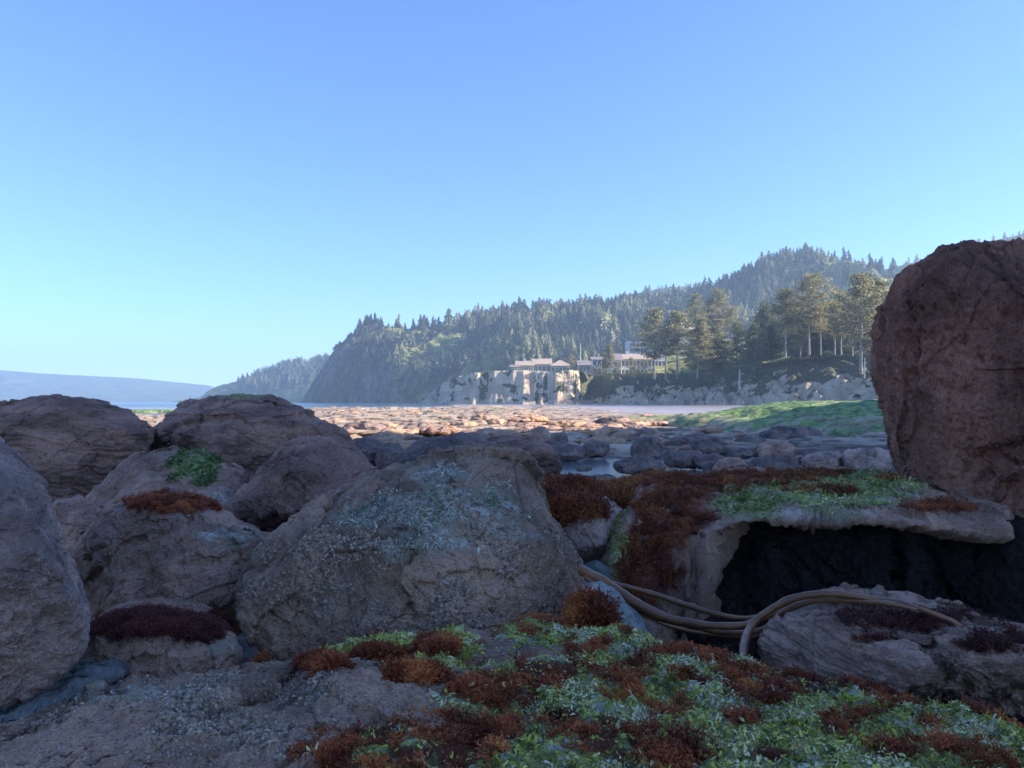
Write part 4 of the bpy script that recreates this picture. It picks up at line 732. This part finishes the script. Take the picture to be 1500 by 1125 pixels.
P = [('A',993,556,457,292,'tall pale trunked pine in front of the white hotel'),('B',958,556,453,300,'broad pine left of the tall pale trunked one'),('T',975,556,480,296,'thin pine between two taller pines by the hotel'),('C',890,545,505,322,'bushy pine on the bluff left of the white hotel'),
     ('S',838,537,519,330,'small round bush tree right of the pink roofed house'),('S',925,546,524,316,'golden bush in front of the hotel wall'),('S',945,547,527,310,'golden bush nearest the tall pines'),('S',905,546,530,318,'golden bush at the foot of the bushy pine'),
     ('B',1020,500,432,372,'leftmost of the pines above the upper hotel wing'),('B',1052,500,424,376,'tallest pine above the upper hotel wing'),('C',1036,500,440,380,'pine between two others above the upper hotel wing'),('B',1072,500,452,370,'rightmost pine above the upper hotel wing'),
     ('T',1186,520,404,222,'tallest pine standing on the turf topped bluff'),('A',1150,523,424,226,'pine at the left edge of the turf topped bluff'),('T',1202,520,448,220,'short bare stemmed pine right of the tallest one'),('C',1172,522,450,240,'pine close behind the tallest one on the bluff'),
     ('B',1232,520,428,232,'spreading pine right of the tallest pine on the bluff'),('A',1222,520,440,226,'slim pine in shade in the middle of the bluff row'),('B',1262,548,404,196,'big dark pine on the lower shelf near the huge boulder'),('C',1292,540,410,200,'pine half hidden behind the huge boulder'),('B',1248,522,436,236,'pine behind the big dark one')]
for p in P: pine(*p[:5], p[5], name='shrub' if p[0] == 'S' else 'pine_tree', cat='bush' if p[0] == 'S' else 'tree')
r = np.random.default_rng(88)
for i in range(52):
    px = r.uniform(1015, 1330); D = r.uniform(245, 330); base = np.interp(px, [1015, 1060, 1100, 1140, 1330], [556, 552, 545, 528, 524]) - (D - 245) * .14
    top = base - r.uniform(48, 92) * (265 / D) * np.interp(px, [1015, 1100, 1330], [.9, 1, 1.]); pine(r.choice(['D', 'E', 'C', 'D']), px, base, top, D, 'dark pine in the shaded grove on the bluff top', 'dark pines massed in the grove')
for i in range(40):
    px = r.uniform(980, 1110) if i < 22 else r.uniform(860, 1000); D = np.interp(px, [860, 1000, 1110], [330, 288, 245]) + r.uniform(0, 14); y0 = np.interp(px, [860, 980, 1050, 1110], [549, 556, 562, 556]) + r.uniform(-3, 10) * (i < 22)
    pine('X', px, y0, y0 - r.uniform(7, 17), D, 'low dark shrub on the slumped edge of the bluff', 'shrubs along the bluff edge', 'bush', 'shrub')
# dead trunks and masts
def post(name, px, pyb, pyt, D, rad, label, cat, mat):
    p0 = W(px, pyb, D); H = (pyb - pyt) / F * D; a = np.arange(8) * math.pi / 4; V = np.array([(rr * math.cos(x) + dx, rr * math.sin(x), z) for rr, z, dx in ((rad, -1, 0), (rad * .85, H * .5, .05), (rad * .5, H, .12), (.01, H + .05, .12)) for x in a]); b, bq = box(-rad * .4, rad * 4, -rad * .3, rad * .3, H * .72, H * .72 + rad * .6)
    V, Q = joinm([(V, grid_quads(4, 8, 0, True)), (b, bq)]); o = mesh(name, V, Q, mat, smooth=False); o.location = p0; tag(o, label, cat)
M_WHT = simple('white_paint', (.62, .62, .60), .6, .06, 2); M_POST = simple('weathered_wood', (.36, .34, .32), .8, .2, 3)
post('dead_trunk', 1083, 566, 541, 240, .35, 'bleached dead trunk on the slumped bluff edge', 'dead tree', M_POST); post('post', 1001, 592, 574, 283, .35, 'pale post standing at the foot of the bluff', 'post', M_POST)
post('dead_trunk', 1266, 549, 524, 194, .22, 'thin white dead trunk below the bluff turf beside the big dark pine', 'dead tree', M_POST); post('mast', 850, 540, 503, 420, .22, 'white mast rising against the dark forest', 'mast', M_WHT)

# ---- buildings
M_RED = simple('pink_red_roof', (.44, .34, .26), .85, .12, .8); M_GRYR = simple('grey_roof', (.26, .22, .21), .85, .12, .8); M_CRM = simple('cream_wall', (.55, .50, .43), .8, .06, .8)
g = G('window_glass'); M_GLS = g.fin((.035, .045, .06), .08, None, .6)
def wing(root, x0, x1, y0, y1, z0, z1, roof_h, nwin, floors, wall, roof, over=.8, chim=(), axis=0):
    part = lambda n, m, L, parent=root, sm=False: mesh(n, *joinm(L), m, parent, sm)
    wl = part('wall', wall, [box(x0, x1, y0, y1, z0, z1)])
    ym = (y0 + y1) / 2; o = over; rv = np.array([(x0 - o, y0 - o, z1 + .02), (x1 + o, y0 - o, z1 + .02), (x1 + o, y1 + o, z1 + .02), (x0 - o, y1 + o, z1 + .02), (x0 - o + (0 if axis == 0 else (y1 - y0) * .5), ym, z1 + roof_h), (x1 + o - (0 if axis == 0 else (y1 - y0) * .5), ym, z1 + roof_h)])
    rt = rv.copy(); rt[:, 2] += .25; V = np.concatenate([rv, rt]); Q = np.array([[6, 7, 11, 10], [8, 9, 10, 11], [0, 4, 5, 1], [2, 5, 4, 3], [0, 1, 7, 6], [2, 3, 9, 8], [6, 10, 4, 0], [9, 3, 4, 10], [7, 1, 5, 11], [8, 11, 5, 2]])
    rf = mesh('roof', V, Q, roof, root, False); pass
    mesh('gable', np.array([(x0, y0, z1), (x0, y1, z1), (x0, ym, z1 + roof_h - .1), (x0 + .3, ym, z1 + roof_h - .1), (x1, y0, z1), (x1, y1, z1), (x1, ym, z1 + roof_h - .1), (x1 - .3, ym, z1 + roof_h - .1)]), np.array([[0, 2, 3, 1], [4, 5, 7, 6]]), wall, root, False)
    for cx in chim: mesh('chimney', *box(cx, cx + 1.3, ym - .6, ym + .7, z1 + roof_h * .4, z1 + roof_h + 1.4), wall, rf, False)
    fh = (z1 - z0) / floors; step = (x1 - x0) / nwin
    for fl in range(floors):
        for k in range(nwin):
            xa = x0 + step * (k + .18); xb = x0 + step * (k + .82); za = z0 + fh * fl + fh * .25; zb = z0 + fh * (fl + 1) - fh * .15
            w_ = part('window', M_WHT, [box(xa - .12, xa, y0 - .10, y0 - .003, za, zb), box(xb, xb + .12, y0 - .10, y0 - .003, za, zb), box(xa - .12, xb + .12, y0 - .11, y0 - .004, zb, zb + .12), box(xa - .16, xb + .16, y0 - .2, y0 - .004, za - .12, za), box((xa + xb) / 2 - .05, (xa + xb) / 2 + .05, y0 - .08, y0 - .005, za, zb)])
            mesh('pane', *box(xa, xb, y0 - .05, y0 - .006, za, zb), M_GLS, w_, False)
def zpx(py, D): return CAMZ + (HY - py) / F * D
def xpx(px, D): return (px - CX) / F * D
def bld(name, label, D, pxl, py): e = empty(name, (xpx(pxl, D), D, zpx(py, D))); tag(e, label, 'building'); return e
D = 344; s = D / F
b = bld('beach_house', 'sprawling pink roofed house on the edge of the bluff', D, 757, 543); wing(b, 0, 24 * s, 0, 9, -2, 7 * s, 2.4, 7, 1, M_CRM, M_RED, chim=(3,)); wing(b, 24.5 * s, 50 * s, 1.5, 11, -2, 9 * s, 2.9, 4, 1, M_CRM, M_RED, chim=(24.5 * s + 2.5,)); wing(b, 50.5 * s, 78 * s, -.5, 9, -2, 6.5 * s, 2.8, 5, 1, M_CRM, M_RED, axis=1)
b = bld('small_house', 'small white shed left of the pink roofed house', 342, 749, 543); wing(b, 0, 9 * s, -1, 4, -2, 4.5 * s, 1.2, 2, 1, M_WHT, M_GRYR)
D = 346; s = D / F; b = bld('low_house', 'low grey roofed house right of the small round bush tree', D, 848, 543); wing(b, 0, 22 * s, 0, 8, -2, 7 * s, 2.6, 4, 1, M_CRM, M_GRYR)
b = bld('corner_house', 'narrow white house behind the bushy pine', 338, 868, 543); wing(b, 0, 13 * s, 0, 6, -2, 15 * s, 1.5, 2, 2, M_WHT, M_GRYR)
D = 352; s = D / F; b = bld('hotel', 'white two storey hotel wing with a reddish roof and dark windows', D, 898, 543); wing(b, 12 * s, 62 * s, 0, 12, -3, 16 * s, 3.0, 9, 2, M_WHT, M_RED, chim=(22 * s,)); wing(b, 0, 11.5 * s, -2, 10, -3, 14 * s, 3.6, 2, 2, M_WHT, M_GRYR)
D = 385; s = D / F; b = bld('upper_hotel', 'white stepped hotel block with balconies above the reddish roof', D, 918, 524); wing(b, 5 * s, 30 * s, 0, 10, -6, 18 * s, 2, 5, 3, M_WHT, M_GRYR); wing(b, 31 * s, 58 * s, 2, 12, -6, 12 * s, 2, 5, 2, M_WHT, M_GRYR)
mesh('tower', *box(0, 4.6 * s, -1.5, 5, -6, 24 * s), M_WHT, b, False)
for k in range(3): mesh('balcony', *box(5.2 * s, 29.6 * s, -1.6, -.012, -1.5 + k * 3.1, -1.5 + k * 3.1 + .9), M_WHT, b, False)
D = 392; s = D / F; b = bld('hilltop_lodge', 'lodge with a long pinkish roof glimpsed between the upper pines', D, 1002, 498); wing(b, 0, 46 * s, 0, 12, -8, 14 * s, 2.6, 8, 2, M_WHT, M_RED)
# ================================================================== CAMERA, LIGHT, AIR
cam = bpy.data.objects.new('camera', bpy.data.cameras.new('camera')); COL.objects.link(cam); sc.camera = cam
cam.location = (0, 0, CAMZ); cam.rotation_euler = (math.pi / 2, 0, 0); cam.data.lens = 26; cam.data.sensor_width = 36
cam.data.shift_y = (HY - 562.5) / 1500; cam.data.clip_start = .05; cam.data.clip_end = 20000
w = bpy.data.worlds.new('World'); sc.world = w; w.use_nodes = True; nt = w.node_tree; bg = nt.nodes['Background']
sk = nt.nodes.new('ShaderNodeTexSky'); sk.sky_type = 'NISHITA'; sk.sun_disc = False; sk.sun_elevation = SUN_EL; sk.sun_rotation = SUN_AZ
sk.air_density = 1.0; sk.dust_density = .1; sk.ozone_density = 3.0; sk.altitude = 0
mx = nt.nodes.new('ShaderNodeMix'); mx.data_type = 'RGBA'; mx.blend_type = 'MULTIPLY'; mx.inputs[0].default_value = 1; mx.inputs[7].default_value = (.45, .60, .90, 1)
nt.links.new(sk.outputs[0], mx.inputs[6]); nt.links.new(mx.outputs[2], bg.inputs[0]); bg.inputs[1].default_value = .13
sun = bpy.data.objects.new('sun', bpy.data.lights.new('sun', 'SUN')); COL.objects.link(sun); sun.data.energy = 5.0; sun.data.angle = math.radians(.5); sun.data.color = (1, .90, .77)
sun.rotation_euler = (math.pi / 2 - SUN_EL, 0, math.pi - SUN_AZ); sun.location = (60, 30, 60)
sc.view_settings.view_transform = 'Standard'; sc.view_settings.look = 'None'; sc.view_settings.exposure = 1.45; sc.view_settings.gamma = 1
sc.render.engine = 'CYCLES'; sc.cycles.use_denoising = True; sc.cycles.max_bounces = 6; sc.cycles.diffuse_bounces = 3; sc.cycles.volume_bounces = 1

V, Q = box(-3500, 3500, -800, 4400, -5, 285); hm = bpy.data.materials.new('haze_air'); hm.use_nodes = True; t = hm.node_tree; t.nodes.clear(); oo = t.nodes.new('ShaderNodeOutputMaterial'); pv = t.nodes.new('ShaderNodeVolumePrincipled')
pv.inputs['Color'].default_value = (.55, .75, 1, 1); pv.inputs['Density'].default_value = .00028; pv.inputs['Anisotropy'].default_value = .2; t.links.new(pv.outputs[0], oo.inputs['Volume'])
hz = mesh('haze', V, Q, hm, smooth=False); tag(hz, 'pale sea haze that turns the far hills blue', 'haze', kind='stuff')
